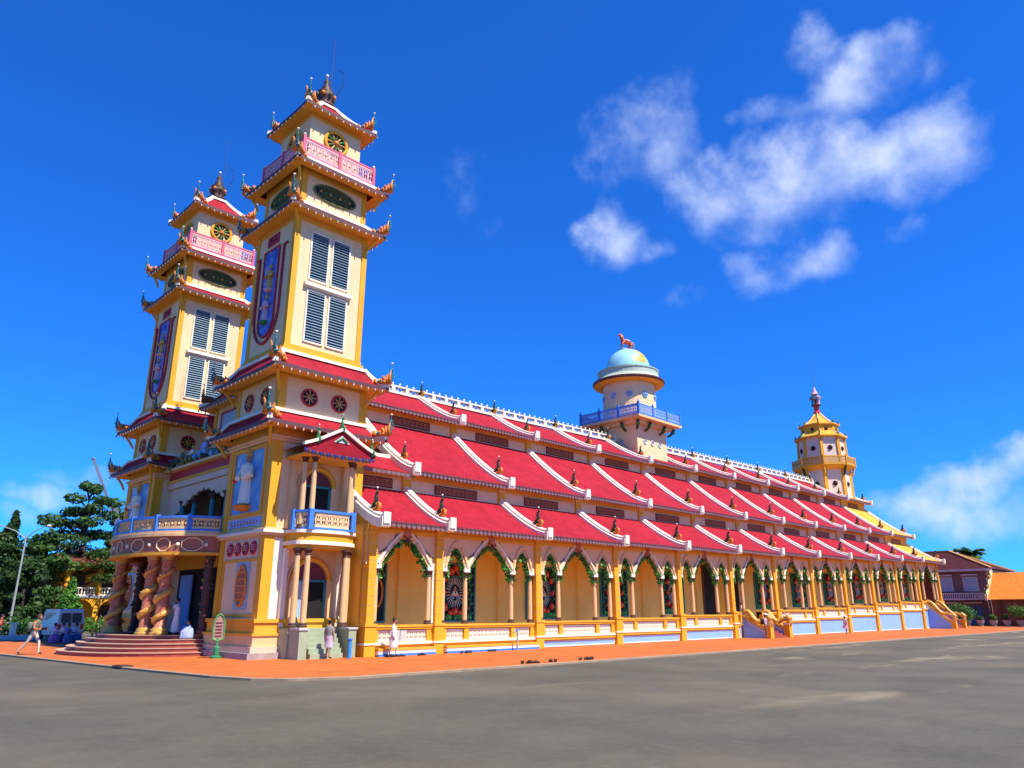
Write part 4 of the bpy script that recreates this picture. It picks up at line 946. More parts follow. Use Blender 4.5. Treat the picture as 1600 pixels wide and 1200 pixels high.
# curved terracotta steps
for i in range(5):
    ax=4.95-i*.42; ay=5.75-i*.28; z=i*.18
    mb=MB(brick); P=bowpts(ax,ay)+[(17.6,CY+ay),(17.6,CY-ay)]
    mb.prism(P,z-(.06 if i==0 else 0),z+.15,brick); mb.prism(bowpts(ax+.04,ay+.04)+[(17.6,CY+ay),(17.6,CY-ay)],z+.15,z+.18,steptop); mb.build('step',brick,ent)
# statues and pavilion above the entrance
for i,(y,cA,cB) in enumerate(((38.4,skyblue,green),(39.6,white,deepblue),(41.5,skyblue,redfl),(43.2,white,green),(44.6,mat_olive,teal))):
    mb=MB(white); robed_figure(mb,16.95,y,10.15,1.05 if i!=2 else 1.3,cA,skin,cB); mb.build('entrance_statue',white,ent)
mb=MB(darkgreen); r_=random.Random(3)
for i in range(46):
    y=36.7+9.6*r_.random(); mb.ball((16.85+r_.uniform(-.1,.1),y,10.2+r_.random()*.4),r_.uniform(.12,.25),r_.choice([darkgreen,teal,mural_sky,rosecol,mat_olive]),6,4)
tag(mb.build('rockwork',darkgreen,ent),kind='stuff')
pv_=MB(cream); pv_.box(18.3,21.3,39.3,43.7,11,13.9,cream); pv_.box(18.22,18.4,39.25,39.55,11,13.7,yellow); pv_.box(18.22,18.4,43.45,43.75,11,13.7,yellow); pv_.box(18.24,18.3,40.3,42.7,11.8,13.3,louvre)
framed(pv_,'x',18.3,40.2,42.8,11.7,13.4,.12,.1,crimson)
pv_=pv_.build('pavilion',cream,temple)
skirt(pv_,(19.6,CY),(.8,1.2),15.6,(2.1,3.0),13.85,tiles=(redtile_x,redtile_y),fin=FIN2)
# ---- porch on the side of the near tower
C0=18.72
def pbow(h,d,n=14): return [(C0+h*math.sin(R(-90+180*i/n)),31.0-d*max(0,math.cos(R(-90+180*i/n)))**.75) for i in range(n+1)]
pb=MB(yellow)
pb.prism(pbow(1.62,.72)+[(C0+1.62,32.02),(C0-1.62,32.02)],5.4,5.54,white); pb.prism(pbow(1.5,.62)+[(C0+1.5,32.02),(C0-1.5,32.02)],5.05,5.4,yellow); pb.prism(pbow(1.58,.7)+[(C0+1.58,32.02),(C0-1.58,32.02)],4.88,5.05,white); pb.prism(pbow(1.45,.55)+[(C0+1.45,32.02),(C0-1.45,32.02)],4.72,4.88,orange)
pb=tag(pb.build('porch',yellow,temple),'two-level porch with blue balcony on the tower side')
MB(sage).box(C0-1.5,C0+1.5,30.95,32.02,-.05,1.25,sage).build('porch_base',sage,pb)
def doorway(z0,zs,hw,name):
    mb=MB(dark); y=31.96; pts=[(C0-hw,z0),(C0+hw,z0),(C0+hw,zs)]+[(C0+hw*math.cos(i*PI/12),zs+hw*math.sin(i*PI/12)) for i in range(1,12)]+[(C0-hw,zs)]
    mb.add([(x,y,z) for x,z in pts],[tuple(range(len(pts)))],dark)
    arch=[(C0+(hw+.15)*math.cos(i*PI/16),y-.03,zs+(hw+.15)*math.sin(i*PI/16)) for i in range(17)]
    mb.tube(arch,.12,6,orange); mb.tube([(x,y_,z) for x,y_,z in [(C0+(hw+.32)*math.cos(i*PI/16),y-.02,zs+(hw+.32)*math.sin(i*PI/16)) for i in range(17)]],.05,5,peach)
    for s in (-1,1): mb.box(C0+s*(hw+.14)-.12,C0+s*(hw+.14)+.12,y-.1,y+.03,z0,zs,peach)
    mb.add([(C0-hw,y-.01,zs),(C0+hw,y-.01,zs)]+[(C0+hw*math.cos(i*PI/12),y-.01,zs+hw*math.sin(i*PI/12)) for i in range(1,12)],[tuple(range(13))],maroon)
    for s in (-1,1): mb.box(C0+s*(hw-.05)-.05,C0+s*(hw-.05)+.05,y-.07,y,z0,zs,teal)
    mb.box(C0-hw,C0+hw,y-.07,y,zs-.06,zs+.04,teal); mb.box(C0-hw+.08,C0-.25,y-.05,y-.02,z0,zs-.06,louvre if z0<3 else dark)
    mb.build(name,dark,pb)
doorway(1.25,3.35,.82,'arched_door'); doorway(5.54,7.75,.72,'balcony_door')
CL=column_mesh(3.4,.135); CU=column_mesh(3.35,.12)
lowm=CL.mesh('column',colpaint); upm=CU.mesh('column',colpaint)
for x,y in ((C0-1.32,30.95),(C0-1.0,30.62),(C0+1.0,30.62),(C0+1.32,30.95)):
    place(lowm,'column',pb,(x,y,1.3)); place(upm,'column',pb,(x,y,5.6))
for s in (-1,1):
    mb=MB(white); mb.box(C0+s*1.42-.1,C0+s*1.42+.1,31.75,32.0,1.3,4.75); mb.build('engaged_pier',white,pb)
    mb=MB(peach); mb.box(C0+s*1.42-.1,C0+s*1.42+.1,31.75,32.0,5.6,9.0); mb.build('engaged_pier',peach,pb)
# blue balcony railing: front and two canted sides
corners=[(C0-1.5,31.25),(C0-1.12,30.42),(C0+1.12,30.42),(C0+1.5,31.25)]
for a,b_ in zip(corners,corners[1:]):
    mb=MB(blue)
    for z,h,w_ in ((5.6,.1,.13),(6.38,.12,.17)): mb.obox((*a,z),(*b_,z),w_,h,blue)
    for P in ((a,) if b_ is not corners[-1] else (a,b_)): mb.box(P[0]-.12,P[0]+.12,P[1]-.1,P[1]+.1,5.545,6.47,blue)
    A=Vector((*a,0)).lerp(Vector((*b_,0)),.1); B=Vector((*a,0)).lerp(Vector((*b_,0)),.9); lattice(mb,[A,B],5.7,6.26,.3,cream,.05); mb.build('porch_railing',blue,pb)
# canopy: small hipped roof with front gable
cb=MB(redtile_x); hx=1.95; y0=30.05; y1=32.02; ze=9.0; zr=10.25
def cano(i,j):
    u=2*i-1; k=1-j; e_=(1-abs(u)); 
    zt=ze+.28*abs(u)**4+(zr-ze)*(e_**.85)
    return (C0+u*hx,y0+(y1-y0)*j,zt)
cb.grid(cano,24,4,redtile_y)
cb.add([(C0-hx,y0,ze+.28)]+[(C0+(2*i/24-1)*hx,y0,cano(i/24,0)[2]) for i in range(25)]+[(C0+hx,y0,ze+.28),(C0+hx,y0-.0,ze-.02),(C0-hx,y0,ze-.02)],[tuple(range(29))],redtile_x)
cb.box(C0-hx+.15,C0+hx-.15,y0+.1,y1,ze-.1,ze-.02,ochre)
cb=cb.build('canopy_roof',redtile_x,pb)
wb=MB(white); wb.sweep([(C0+(2*i/24-1)*(hx+.05),y0-.03,cano(i/24,0)[2]+.02) for i in range(25)],[(-.1,-.05),(.1,-.05),(.1,.1),(-.1,.1)],white,side=(0,1,0)); wb.build('canopy_ridge',white,cb)
gb=MB(palepink); gb.add([(C0-.45,y0-.03,9.62),(C0+.45,y0-.03,9.62),(C0,y0-.03,9.98)],[(0,1,2)],palegrey); gb.tube([(C0-.28,y0-.05,9.67),(C0,y0-.06,9.85),(C0+.28,y0-.05,9.67)],.05,5,green); gb.build('gable_panel',palegrey,cb)
fr=MB(fringem)
for i in range(20):
    x=C0-hx+.1+i*(2*hx-.2)/19; z=ze+.1*abs((i-9.5)/9.5)**4; fr.cone((x,y0+.0,z+.03),(x,y0,z-.2),.09,5,fringem if i%2 else deepblue)
fr.build('canopy_fringe',fringem,cb)
for x,z in ((C0-1.25,9.55),(C0,10.25),(C0+1.75,9.3)): place(DRGS,'canopy_finial',cb,(x,y0+.1,z-.05),-PI/2,(.62,.62,.72))
# stair with sage cheek walls
for s in (-1,1):
    xa=C0+s*1.12-.2-(.12 if s<0 else -.12); mb=MB(sage)
    mb.box(xa,xa+.4,30.05,30.75,-.05,1.2,sage); mb.box(xa-.05,xa+.45,30.0,30.8,1.2,1.28,palegrey); mb.add([(xa,30.75,0),(xa+.4,30.75,0),(xa+.4,31.1,0),(xa,31.1,0),(xa,30.75,1.2),(xa+.4,30.75,1.2),(xa+.4,31.1,1.75),(xa,31.1,1.75)],[(0,3,2,1),(4,5,6,7),(0,1,5,4),(1,2,6,5),(2,3,7,6),(3,0,4,7)],sage); mb.build('stair_cheek',sage,pb)
for i in range(6):
    MB(sage).box(C0-.82,C0+.82,30.1+i*.15,31.0,i*.205-.05 if i==0 else i*.205,(i+1)*.205,sage).build('stair_step',sage,pb) if i else MB(sage).box(C0-.82,C0+.82,30.1,31.0,-.05,.205,sage).build('stair_step',sage,pb)
# ---- domed tower on the ridge
DX,DY=58.2,CY
mintp=mat('pale mint paint',(.45,.50,.38),.6,.1,2,stain=.2)
db=MB(cream); db.box(DX-2.42,DX+2.42,DY-2.42,DY+2.42,13.5,19.15,cream); db.box(DX-3.55,DX+3.55,DY-3.55,DY+3.55,19.1,19.32,peach); db.box(DX-2.9,DX+2.9,DY-2.9,DY+2.9,18.75,19.1,peach)
db.lathe([(2.6,19.3),(2.58,21.5),(2.55,23.3),(2.75,23.2),(3.45,23.35),(3.56,23.5),(3.56,23.62),(3.3,23.75),(3.05,24.05)],(DX,DY,0),40,ms=[cream,cream,orange,orange,fascia,fascia,mintp,mintp,mintp])
dome_t=tag(db.build('dome_tower',cream,temple),'round tower with pale blue dome and blue railing rising from the ridge')
mb=MB(sage); mb.lathe([(3.0,24.0),(2.98,24.55),(3.06,24.6),(3.06,24.7),(2.3,24.85)],(DX,DY,0),40,mat('pale green band paint',(.42,.50,.40),.6,.1,2,stain=.2)); mb.build('green_band',sage,dome_t)
mb=MB(domeblue); mb.lathe([(2.25*math.cos(i*PI/28)+.001,24.8+2.45*math.sin(i*PI/28)) for i in range(15)],(DX,DY,0),40,domeblue); mb.build('dome',domeblue,dome_t,smooth=True)
mb=MB(gold); mp=mat('orange continent paint',(.80,.42,.05),.5,.15,2)
def dsurf(az,el): return (DX+2.27*math.cos(el)*math.cos(az),DY+2.27*math.cos(el)*math.sin(az),24.8+2.47*math.sin(el))
for i in range(16):
    for j in range(14):
        az0=R(232)+R(88)*i/16; el0=R(8)+R(72)*j/14; u=(i+.5)/16; v=(j+.5)/14
        shape=abs(u-.45-.25*(v-.5)+.08*math.sin(9*v))<(.16+.28*v*v+.06*math.sin(14*v)) and v>.05
        if shape: mb.add([dsurf(az0,el0),dsurf(az0+R(5.6),el0),dsurf(az0+R(5.6),el0+R(5.25)),dsurf(az0,el0+R(5.25))],[(0,1,2,3)],mp)
mb.build('painted_continent',mp,dome_t,smooth=True)
for i in range(10):
    a=R(-150+36*i+6); mb=MB(skyblue); c=Vector((DX+2.6*math.cos(a),DY+2.6*math.sin(a),21.9)); t=Vector((-math.sin(a),math.cos(a),0))
    pts=[c+t*math.cos(2*PI*k/12)*.26+Vector((0,0,.26*math.sin(2*PI*k/12))) for k in range(13)]; mb.tube(pts,.07,5,skyblue); mb.ball(c,.17,louvre,8,5); mb.build('round_window',skyblue,dome_t)
for s,n in ((-1,'y'),):
    for u in (-1.2,0,1.2):
        for z in (17.2,):
            round_small=MB(palegrey); ring_disc(round_small,(DX+u,DY-2.44,z),'y',.24,.06,palegrey,14); disc(round_small,(DX+u,DY-2.43,z),'y',.22,louvre,14); round_small.build('round_window',palegrey,dome_t)
round_small=MB(palegrey); ring_disc(round_small,(DX-2.44,DY-.6,17.2),'x',.24,.06,palegrey,14); disc(round_small,(DX-2.43,DY-.6,17.2),'x',.22,louvre,14); round_small.build('round_window',palegrey,dome_t)
h=3.45
for (a,b_) in (((-h,-h),(h,-h)),((h,-h),(h,h)),((h,h),(-h,h)),((-h,h),(-h,-h))):
    mb=MB(blue); A=Vector((DX+a[0],DY+a[1],0)); B=Vector((DX+b_[0],DY+b_[1],0))
    for z in (19.42,20.3): mb.obox(A+Vector((0,0,z)),B+Vector((0,0,z)),.1,.1,blue)
    for k in range(3):
        P=A.lerp(B,k/3); mb.box(P.x-.09,P.x+.09,P.y-.09,P.y+.09,19.32,20.5,blue); mb.cone((P.x,P.y,20.5),(P.x,P.y,20.75),.08,5,blue)
        lattice(mb,[A.lerp(B,k/3+.02),A.lerp(B,k/3+.315)],19.55,20.2,.38,skyblue,.05)
    mb.build('blue_railing',blue,dome_t)
for (sx,sy) in ((-1,0),(0,-1),(1,-1),(-1,-1),(-1,1)):
    for q in ((-.6,.6) if 0 in (sx,sy) else (0,)):
        p=Vector((DX+sx*2.5+(q*2 if sx==0 else 0),DY+sy*2.5+(q*2 if sy==0 else 0),18.2)); d=Vector((sx,sy,0)).normalized()
        mb=MB(darkgreen); mb.tube([p,p+d*.35+Vector((0,0,.2)),p+d*.7+Vector((0,0,.75))],[.1,.14,.16],6,darkgreen); mb.ball(p+d*.62+Vector((0,0,.4)),.17,green,6,4); mb.build('bracket',darkgreen,dome_t)
def horse(parent,c,rz):
    mb=MB(orangeg); red2=mat('orange red statue paint',(.62,.13,.05),.5,.25,5)
    mb.tube([(-.62,0,.78),(-.4,0,.82),(0,0,.78),(.4,0,.84),(.6,0,.95)],[.14,.24,.22,.25,.17],9,red2)
    mb.tube([(.48,0,.95),(.68,0,1.2),(.78,0,1.42)],[.19,.14,.1],8,red2); mb.tube([(.7,0,1.46),(.9,0,1.42),(1.08,0,1.3)],[.11,.1,.06],7,red2)
    for s in (-1,1): mb.cone((.74,s*.06,1.5),(.7,s*.08,1.66),.04,4,red2)
    mb.tube([(.62,0,1.52),(.5,0,1.3),(.38,0,1.08)],[.05,.1,.06],6,gold)
    for x,sg in ((.45,1),(-.5,-1)):
        for s in (-1,1):
            lift=.25 if (x>0 and s>0) else 0
            mb.tube([(x,s*.13,.75),(x+.05+lift*.6,s*.14,.42+lift*.6),(x-.02+lift,s*.14,.1+lift),(x+.05+lift,s*.14,.0+lift)],[.12,.075,.05,.06],7,red2)
    mb.tube([(-.62,0,.85),(-.82,0,.95),(-.95,0,.6),(-.98,0,.3)],[.05,.09,.08,.02],6,gold); mb.box(-.25,.25,-.26,.26,.86,1.02,palepink)
    mb.box(-.7,.7,-.3,.3,-.12,.02,palegrey); o=place(mb.mesh('horse_statue',red2,True),'horse_statue',parent,c,rz,(1.05,1.05,1.0)); return o
horse(dome_t,(DX,DY,27.25),R(170))
# ---- octagonal tower at the back end
OX,OY=104,CY; A8=PI/8
ob=MB(yellow)
ob.lathe([(3.35,13.5),(3.2,20.5),(3.4,20.6),(4.05,21.0),(4.1,21.1)],(OX,OY,0),8,ms=[palepink2:=mat('pale cream pink plaster',(.74,.60,.48),.8,.08,1,stain=.2),orange,orange,orange,yellow],a0=A8)
ob.lathe([(3.15,21.0),(3.0,25.2),(3.2,25.3)],(OX,OY,0),8,ms=[palepink2,ochre,ochre],a0=A8)
ob.lathe([(2.55,25.6),(2.5,27.1)],(OX,OY,0),8,yellow,a0=A8)
oct_t=tag(ob.build('octagonal_tower',yellow,temple),'yellow octagonal tower with statue and rod at the back end')
def octroof(z,ro,zi,ri,e):
    mb=MB(yeltile); mb.lathe([(ri+(ro-ri)*v,zi+(z-zi)*(1-(1-v)**e)) for v in [i/6 for i in range(7)]][::-1],(OX,OY,0),8,yeltile,a0=A8); mb.lathe([(ro-.02,z-.18),(ro+.03,z-.14),(ro+.03,z+.02)],(OX,OY,0),8,orange,a0=A8); mb.build('octagon_roof',yeltile,oct_t)
    for i in range(8):
        a=A8+i*PI/4; rb=MB(white); rb.tube([(OX+(ri+(ro-ri)*v)*math.cos(a),OY+(ri+(ro-ri)*v)*math.sin(a),zi+(z-zi)*(1-(1-v)**e)+.03) for v in [k/6 for k in range(7)]],.09,5,cream); rb.build('octagon_rib',cream,oct_t)
        place(DRGS if i%2 else DRG,'roof_dragon',oct_t,(OX+ro*.93*math.cos(a),OY+ro*.93*math.sin(a),z+.05),a,(.62,.62,.62))
octroof(25.35,3.5,26.1,2.6,1.3); octroof(27.2,2.75,29.2,.35,1.6)
for i in range(8):
    a=A8+i*PI/4; ca,sa=math.cos(a),math.sin(a)
    mb=MB(yellow); mb.tube([(OX+3.3*ca,OY+3.3*sa,13.6),(OX+3.18*ca,OY+3.18*sa,20.6)],.27,4); mb.build('octagon_pilaster',yellow,oct_t)
    mb=MB(yellow); mb.tube([(OX+3.12*ca,OY+3.12*sa,21.1),(OX+2.98*ca,OY+2.98*sa,25.25)],.27,4); mb.build('octagon_pilaster',yellow,oct_t)
    a2=a+PI/8; c2,s2=math.cos(a2),math.sin(a2)
    for zc,rr in ((18.6,3.05),(23.6,2.88),(26.4,2.36)):
        t=Vector((-s2,c2,0)); c=Vector((OX+rr*c2,OY+rr*s2,zc)); q=.3 if zc<26 else .2
        mb=MB(louvre); mb.tube([c+t*math.cos(2*PI*k/10)*q+Vector((0,0,q*math.sin(2*PI*k/10))) for k in range(11)],.06,5,maroon); mb.ball(c,q*.8,black,8,4); mb.build('round_window',louvre,oct_t)
    p=(OX+4.05*ca,OY+4.05*sa); q=(OX+4.05*math.cos(a+PI/4),OY+4.05*math.sin(a+PI/4)); mb=MB(yellow)
    mb.obox((*p,21.15),(*q,21.15),.12,.12,yellow); mb.obox((*p,22.25),(*q,22.25),.12,.1,orange); mb.box(p[0]-.09,p[0]+.09,p[1]-.09,p[1]+.09,21,22.4,yellow); lattice(mb,[Vector((*p,0)).lerp(Vector((*q,0)),.05),Vector((*p,0)).lerp(Vector((*q,0)),.95)],21.3,22.15,.5,gold,.07); mb.build('octagon_railing',yellow,oct_t)
    mb=MB(darkgreen); mb.tube([(OX+3.2*ca,OY+3.2*sa,19.6),(OX+3.6*ca,OY+3.6*sa,20.0),(OX+3.85*ca,OY+3.85*sa,20.9)],[.12,.16,.18],6,darkgreen if i%2 else yellow); mb.build('bracket',darkgreen,oct_t)
mb=MB(redfl); mb.lathe([(.5,29.0),(.55,29.3),(.32,29.5),(.42,30.2),(.3,30.3)],(OX,OY,0),8,redfl)
for k in range(3):
    a=k*2*PI/3+.4; robed_figure(mb,OX+.38*math.cos(a),OY+.38*math.sin(a),30.2,1.9,(redfl,teal,palepink)[k],skin,darkgreen)
mb.lathe([(.5,32.0),(.3,32.4),(.1,33.0),(.02,33.3)],(OX,OY,0),8,palepink)
for k in range(6): mb.cone((OX,OY,31),(OX+.8*math.cos(k),OY+.8*math.sin(k),31.3),.14,5,(teal,redfl)[k%2])
mb.build('statue_group',redfl,oct_t)
mb=MB(silver); mb.tube([(OX,OY,32.5),(OX,OY,38.6)],[.06,.025],5); mb.build('lightning_rod',silver,oct_t)
# ---- side stairs of the gallery with yellow coping and curled beasts on the cheeks
def stair(x0,x1,dz,run,nst):
    fl=.42+dz; yf=30.0-run
    sb=MB(brick); 
    for i in range(nst): sb.box(x0+.3,x1-.3,yf+run*i/nst,30.15,fl*i/nst-(.05 if i==0 else 0),fl*(i+1)/nst-.005,brick)
    st=sb.build('side_stair',brick,temple)
    for x in (x0,x1):
        mb=MB(blue); t=.17; pts=[(30.0,-.05),(yf+.2,-.05),(yf+.2,.55),(30.0,fl+.62)]
        mb.add([(x-t,y,z) for y,z in pts]+[(x+t,y,z) for y,z in pts],[(0,1,2,3),(7,6,5,4),(0,4,5,1),(1,5,6,2),(2,6,7,3),(3,7,4,0)],skyblue)
        mb.sweep([(x,30.05,fl+.66),(x,yf+.2,.6)],[(-.24,-.06),(.24,-.06),(.24,.1),(-.24,.1)],yellow,side=(1,0,0)); mb.sweep([(x,30.0,fl+.42),(x,yf+.2,.36)],[(-.2,-.03),(.2,-.03),(.2,.03),(-.2,.03)],white,side=(1,0,0))
        mb.box(x-.26,x+.26,yf-.18,yf+.3,-.05,.95,yellow); mb.box(x-.3,x+.3,yf-.22,yf+.34,.95,1.05,cream); mb.build('stair_cheek',skyblue,st)
        dm=MB(gold); L=run+.2
        pts=[];rad=[]
        for i in range(26):
            u=i/25; y=30.0-L*u; z=(fl+.78)*(1-u)+.85*u+.22*math.sin(u*9.5)+.12; pts.append((x+.05*math.sin(u*12),y,z)); rad.append(.1+.1*math.sin(PI*min(1,.15+u)))
        dm.tube(pts,rad,7,gold)
        for i in range(2,25,2): p=Vector(pts[i]); dm.cone(p,p+Vector((0,.06,.32)),.09,4,orangeg if i%4 else mat_olive)
        hd=Vector((x,yf-.05,1.45)); dm.ball(hd,.27,gold,9,6); dm.cone(hd,hd+Vector((0,-.42,-.05)),.17,6,orangeg); dm.tube([Vector(pts[-1]),hd],[.16,.2],7,gold)
        for s in (-1,1): dm.cone(hd+Vector((s*.12,0,.15)),hd+Vector((s*.25,.2,.45)),.07,4,white)
        dm.build('stair_dragon',gold,st,smooth=True)
    return st
stair(55.9,59.1,DZ[4],2.1,6); stair(100.7,104.5,DZ[10],2.7,12)
# ------------------------------------------------------------------ people
def person(label,loc,rz,h,top,bottom,pose=None,shoes=black,longsleeve=False,robe=None,hair=hairm,hat=None,group=None,shorts=False,cat='person',vest=None,extra=None):
    J={'pel':(0,0,.94),'spi':(.0,0,1.1),'che':(0,0,1.3),'nec':(.0,0,1.45),'hea':(.025,0,1.55),'top':(.02,0,1.645)}
    for s,n in ((1,'L'),(-1,'R')):
        J.update({'sh'+n:(0,s*.165,1.385),'el'+n:(-.02,s*.215,1.12),'wr'+n:(.04,s*.225,.89),'pa'+n:(.06,s*.225,.82),'hi'+n:(0,s*.09,.88),'kn'+n:(.02,s*.1,.49),'an'+n:(-.01,s*.1,.08),'to'+n:(.15,s*.11,.035)})
    if pose: J.update(pose)
    k=h/1.68; names=[];V=[];E=[];RD=[]
    rad={'pel':.135,'spi':.115,'che':.135,'nec':.052,'hea':.082,'top':.07,'sh':.062,'el':.043,'wr':.03,'pa':.032,'hi':.088,'kn':.056,'an':.037,'to':.035}
    idx={}
    for n_,p in J.items(): idx[n_]=len(V); V.append(Vector(p)); names.append(n_); RD.append(rad.get(n_,rad.get(n_[:-1])))
    for a,b in (('pel','spi'),('spi','che'),('che','nec'),('nec','hea'),('hea','top')): E.append((idx[a],idx[b]))
    for n_ in 'LR':
        for a,b in (('che','sh'),('sh','el'),('el','wr'),('wr','pa'),('pel','hi'),('hi','kn'),('kn','an'),('an','to')):
            E.append((idx[a if a in idx else a+n_],idx[b+n_]))
        d=(Vector(J['pa'+n_])-Vector(J['wr'+n_])).normalized(); sd=d.orthogonal().normalized(); up_=d.cross(sd)
        for f in range(5):
            o=(f-1.6)*.017; L=(.04,.062,.068,.062,.05)[f]; b0=Vector(J['pa'+n_])+sd*o+d*(.028 if f else .0); m1=b0+d*L*.55+(sd*-.03 if f==0 else up_*.006); m2=m1+d*L*.5+up_*.016
            i0=len(V); V+= [b0,m1,m2]; names+=['pa'+n_]*3; RD+=[.010,.0085,.007]; E+=[(idx['pa'+n_],i0),(i0,i0+1),(i0+1,i0+2)]
    me=bpy.data.meshes.new('skeleton'); me.from_pydata([v*k for v in V],E,[]); o=bpy.data.objects.new('skeleton',me); col.objects.link(o)
    sk=o.modifiers.new('s','SKIN'); sk.use_smooth_shade=True; sk.branch_smoothing=.3
    for i,d in enumerate(me.skin_vertices[0].data): d.radius=(RD[i]*k,RD[i]*k*(1.12 if names[i] in ('che','spi','pel') else 1)); d.use_root=(i==0)
    ss=o.modifiers.new('ss','SUBSURF'); ss.levels=1; ss.render_levels=1
    dg=bpy.context.evaluated_depsgraph_get(); bm_=bpy.data.meshes.new_from_object(o.evaluated_get(dg)); bpy.data.objects.remove(o)
    mats=[skin,top,bottom,shoes]; 
    for m in mats: bm_.materials.append(m)
    segs=[(V[a]*k,V[b]*k,names[a],names[b]) for a,b in E]
    for p in bm_.polygons:
        c=p.center; best=1e9; bi=0
        for i,(a,b,na,nb) in enumerate(segs):
            ab=b-a; t=max(0,min(1,(c-a).dot(ab)/max(1e-9,ab.length_squared))); q=(c-a-ab*t).length/(.02+RD[E[i][0]])
            if q<best: best=q; bi=i; bt=t
        na,nb=segs[bi][2],segs[bi][3]; m=0
        if nb in ('spi','che') or nb[:2]=='sh': m=1
        elif nb[:2]=='el': m=1 if (longsleeve or bt<.6) and vest is None else 0
        elif nb[:2]=='wr': m=1 if longsleeve else 0
        elif nb[:2]=='hi': m=2
        elif nb[:2]=='kn': m=2
        elif nb[:2]=='an': m=0 if shorts else 2
        elif nb[:2]=='to': m=3
        elif nb=='nec': m=1 if bt<.5 else 0
        p.material_index=m; p.use_smooth=True
    body=place(bm_,'person',None,loc,rz); tag(body,label,cat,group); WOFF[body.name]=Vector((0,0,0))
    def child(mb,name,m): 
        q=bpy.data.objects.new(name,mb.mesh(name,m,True)); col.objects.link(q); q.parent=body; return q
    hc=(V[idx['hea']]*.45+V[idx['top']]*.55)*k; fdir=Vector((1,0,0))
    hb=MB(hair); hb.ball(hc+Vector((-.018,0,.012))*k,.098*k,hair,10,7,1.02,.94,1.1)
    nose=MB(skin); child(hb,'hair',hair)
    fb=MB(skin); fb.ball(hc+Vector((.035,0,-.03))*k,.07*k,skin,10,7,.9,.95,1.25); fb.cone(hc+Vector((.09,0,-.02))*k,hc+Vector((.125,0,-.045))*k,.018*k,5,skin)
    for s in (-1,1): fb.ball(hc+Vector((.088,s*.03,.0))*k,.011*k,black,6,4); fb.ball(hc+Vector((.0,s*.088,-.025))*k,.024*k,skin,6,4,.6,.4,1)
    fb.tube([hc+Vector((.095,-.025,-.075))*k,hc+Vector((.1,0,-.078))*k,hc+Vector((.095,.025,-.075))*k],.008*k,4,redfl); child(fb,'face',skin)
    if hat: 
        q=MB(hat); q.lathe([(.2,0),(.2,.012),(.105,.03),(.1,.1),(.05,.13)],hc+Vector((0,0,.04))*k,14,hat); child(q,'hat',hat)
    if robe:
        m,z0,z1,w0,w1=robe; q=MB(m); n=18; prof_=[(w1,z1),(w1*1.12,z1-.1),(w1*.98,(z1*2+z0)/3),(w1*.3+w0*.7,(z1+2*z0)/3),(w0,z0)]
        vs=[];c0=V[idx['pel']]
        for r,z in prof_:
            for i in range(n):
                a=2*PI*i/n; rr=r*(1+.07*math.sin(a*5+z*3)*(1 if z<.9 else .2)); vs.append((k*(rr*.82*math.cos(a)+c0.x*.5),k*(rr*math.sin(a)),k*z))
        q.add(vs,[(j*n+i,j*n+(i+1)%n,(j+1)*n+(i+1)%n,(j+1)*n+i) for j in range(4) for i in range(n)],m); child(q,'robe',m)
    if vest:
        q=MB(vest); vs=[];n=14
        for r,z in ((.145,.98),(.15,1.1),(.165,1.28),(.16,1.38),(.09,1.44)):
            for i in range(n): a=2*PI*i/n; vs.append((k*r*.85*math.cos(a)+k*V[idx['che']].x*max(0,(z-.94)/.36),k*r*1.12*math.sin(a),k*z))
        q.add(vs,[(j*n+i,j*n+(i+1)%n,(j+1)*n+(i+1)%n,(j+1)*n+i) for j in range(4) for i in range(n)],vest); child(q,'vest',vest)
    if extra: extra(child,k)
    return body
def cloth(n_,c): return mat(n_,c,.85,.12,6,.2,60)
c_white=cloth('white cotton',(.78,.76,.74)); c_grey=cloth('grey knit',(.22,.23,.22)); c_lav=cloth('pale mauve cloth',(.52,.42,.52)); c_beige=cloth('pale trousers',(.66,.60,.48)); c_orange=cloth('orange cloth',(.66,.17,.03)); c_olive=cloth('grey green vest',(.16,.17,.12))
c_dark=cloth('dark cloth',(.035,.032,.04)); c_teal=cloth('dark teal cloth',(.03,.09,.09)); c_blue=cloth('blue cotton',(.08,.13,.34)); c_purple=cloth('violet cotton',(.22,.14,.42)); c_pblue=cloth('pale blue cotton',(.40,.50,.74)); c_pink=cloth('pink cloth',(.62,.30,.34)); c_red=cloth('dark red cloth',(.32,.03,.03))
FACE=lambda v: math.atan2(v.y,v.x)
imgR=RT.copy(); toward=-Vector((FW.x,FW.y,0)).normalized()
walkpose={'pel':(.0,0,.92),'che':(.07,0,1.29),'spi':(.03,0,1.1),'nec':(.1,0,1.44),'hea':(.135,0,1.54),'top':(.135,0,1.635),'shL':(.06,.165,1.38),'shR':(.06,-.165,1.38),
 'knL':(.22,.1,.53),'anL':(.26,.1,.09),'toL':(.41,.11,.05),'knR':(-.2,-.1,.5),'anR':(-.52,-.1,.15),'toR':(-.44,-.11,.03),
 'elR':(.08,-.24,1.1),'wrR':(.3,-.2,1.06),'paR':(.37,-.18,1.07),'elL':(.1,.24,1.1),'wrL':(.32,.16,1.04),'paL':(.39,.14,1.04)}
def bag(child,k):
    q=MB(c_olive); q.bevbox(-.28*k,-.1*k,-.16*k,.16*k,.95*k,1.36*k,.04*k); child(q,'backpack',c_olive)
    q=MB(black); q.bevbox(.36*k,.46*k,-.2*k,.16*k,1.03*k,1.14*k,.02*k); child(q,'carried_bag',black)
person('man walking in grey vest, orange sleeves and pale trousers across the paving',(10.35,42.6,0),FACE(imgR),1.84,c_orange,c_beige,walkpose,black,True,vest=c_olive,hair=mat('brown hair',(.09,.05,.03),.5,.2,20),extra=bag)
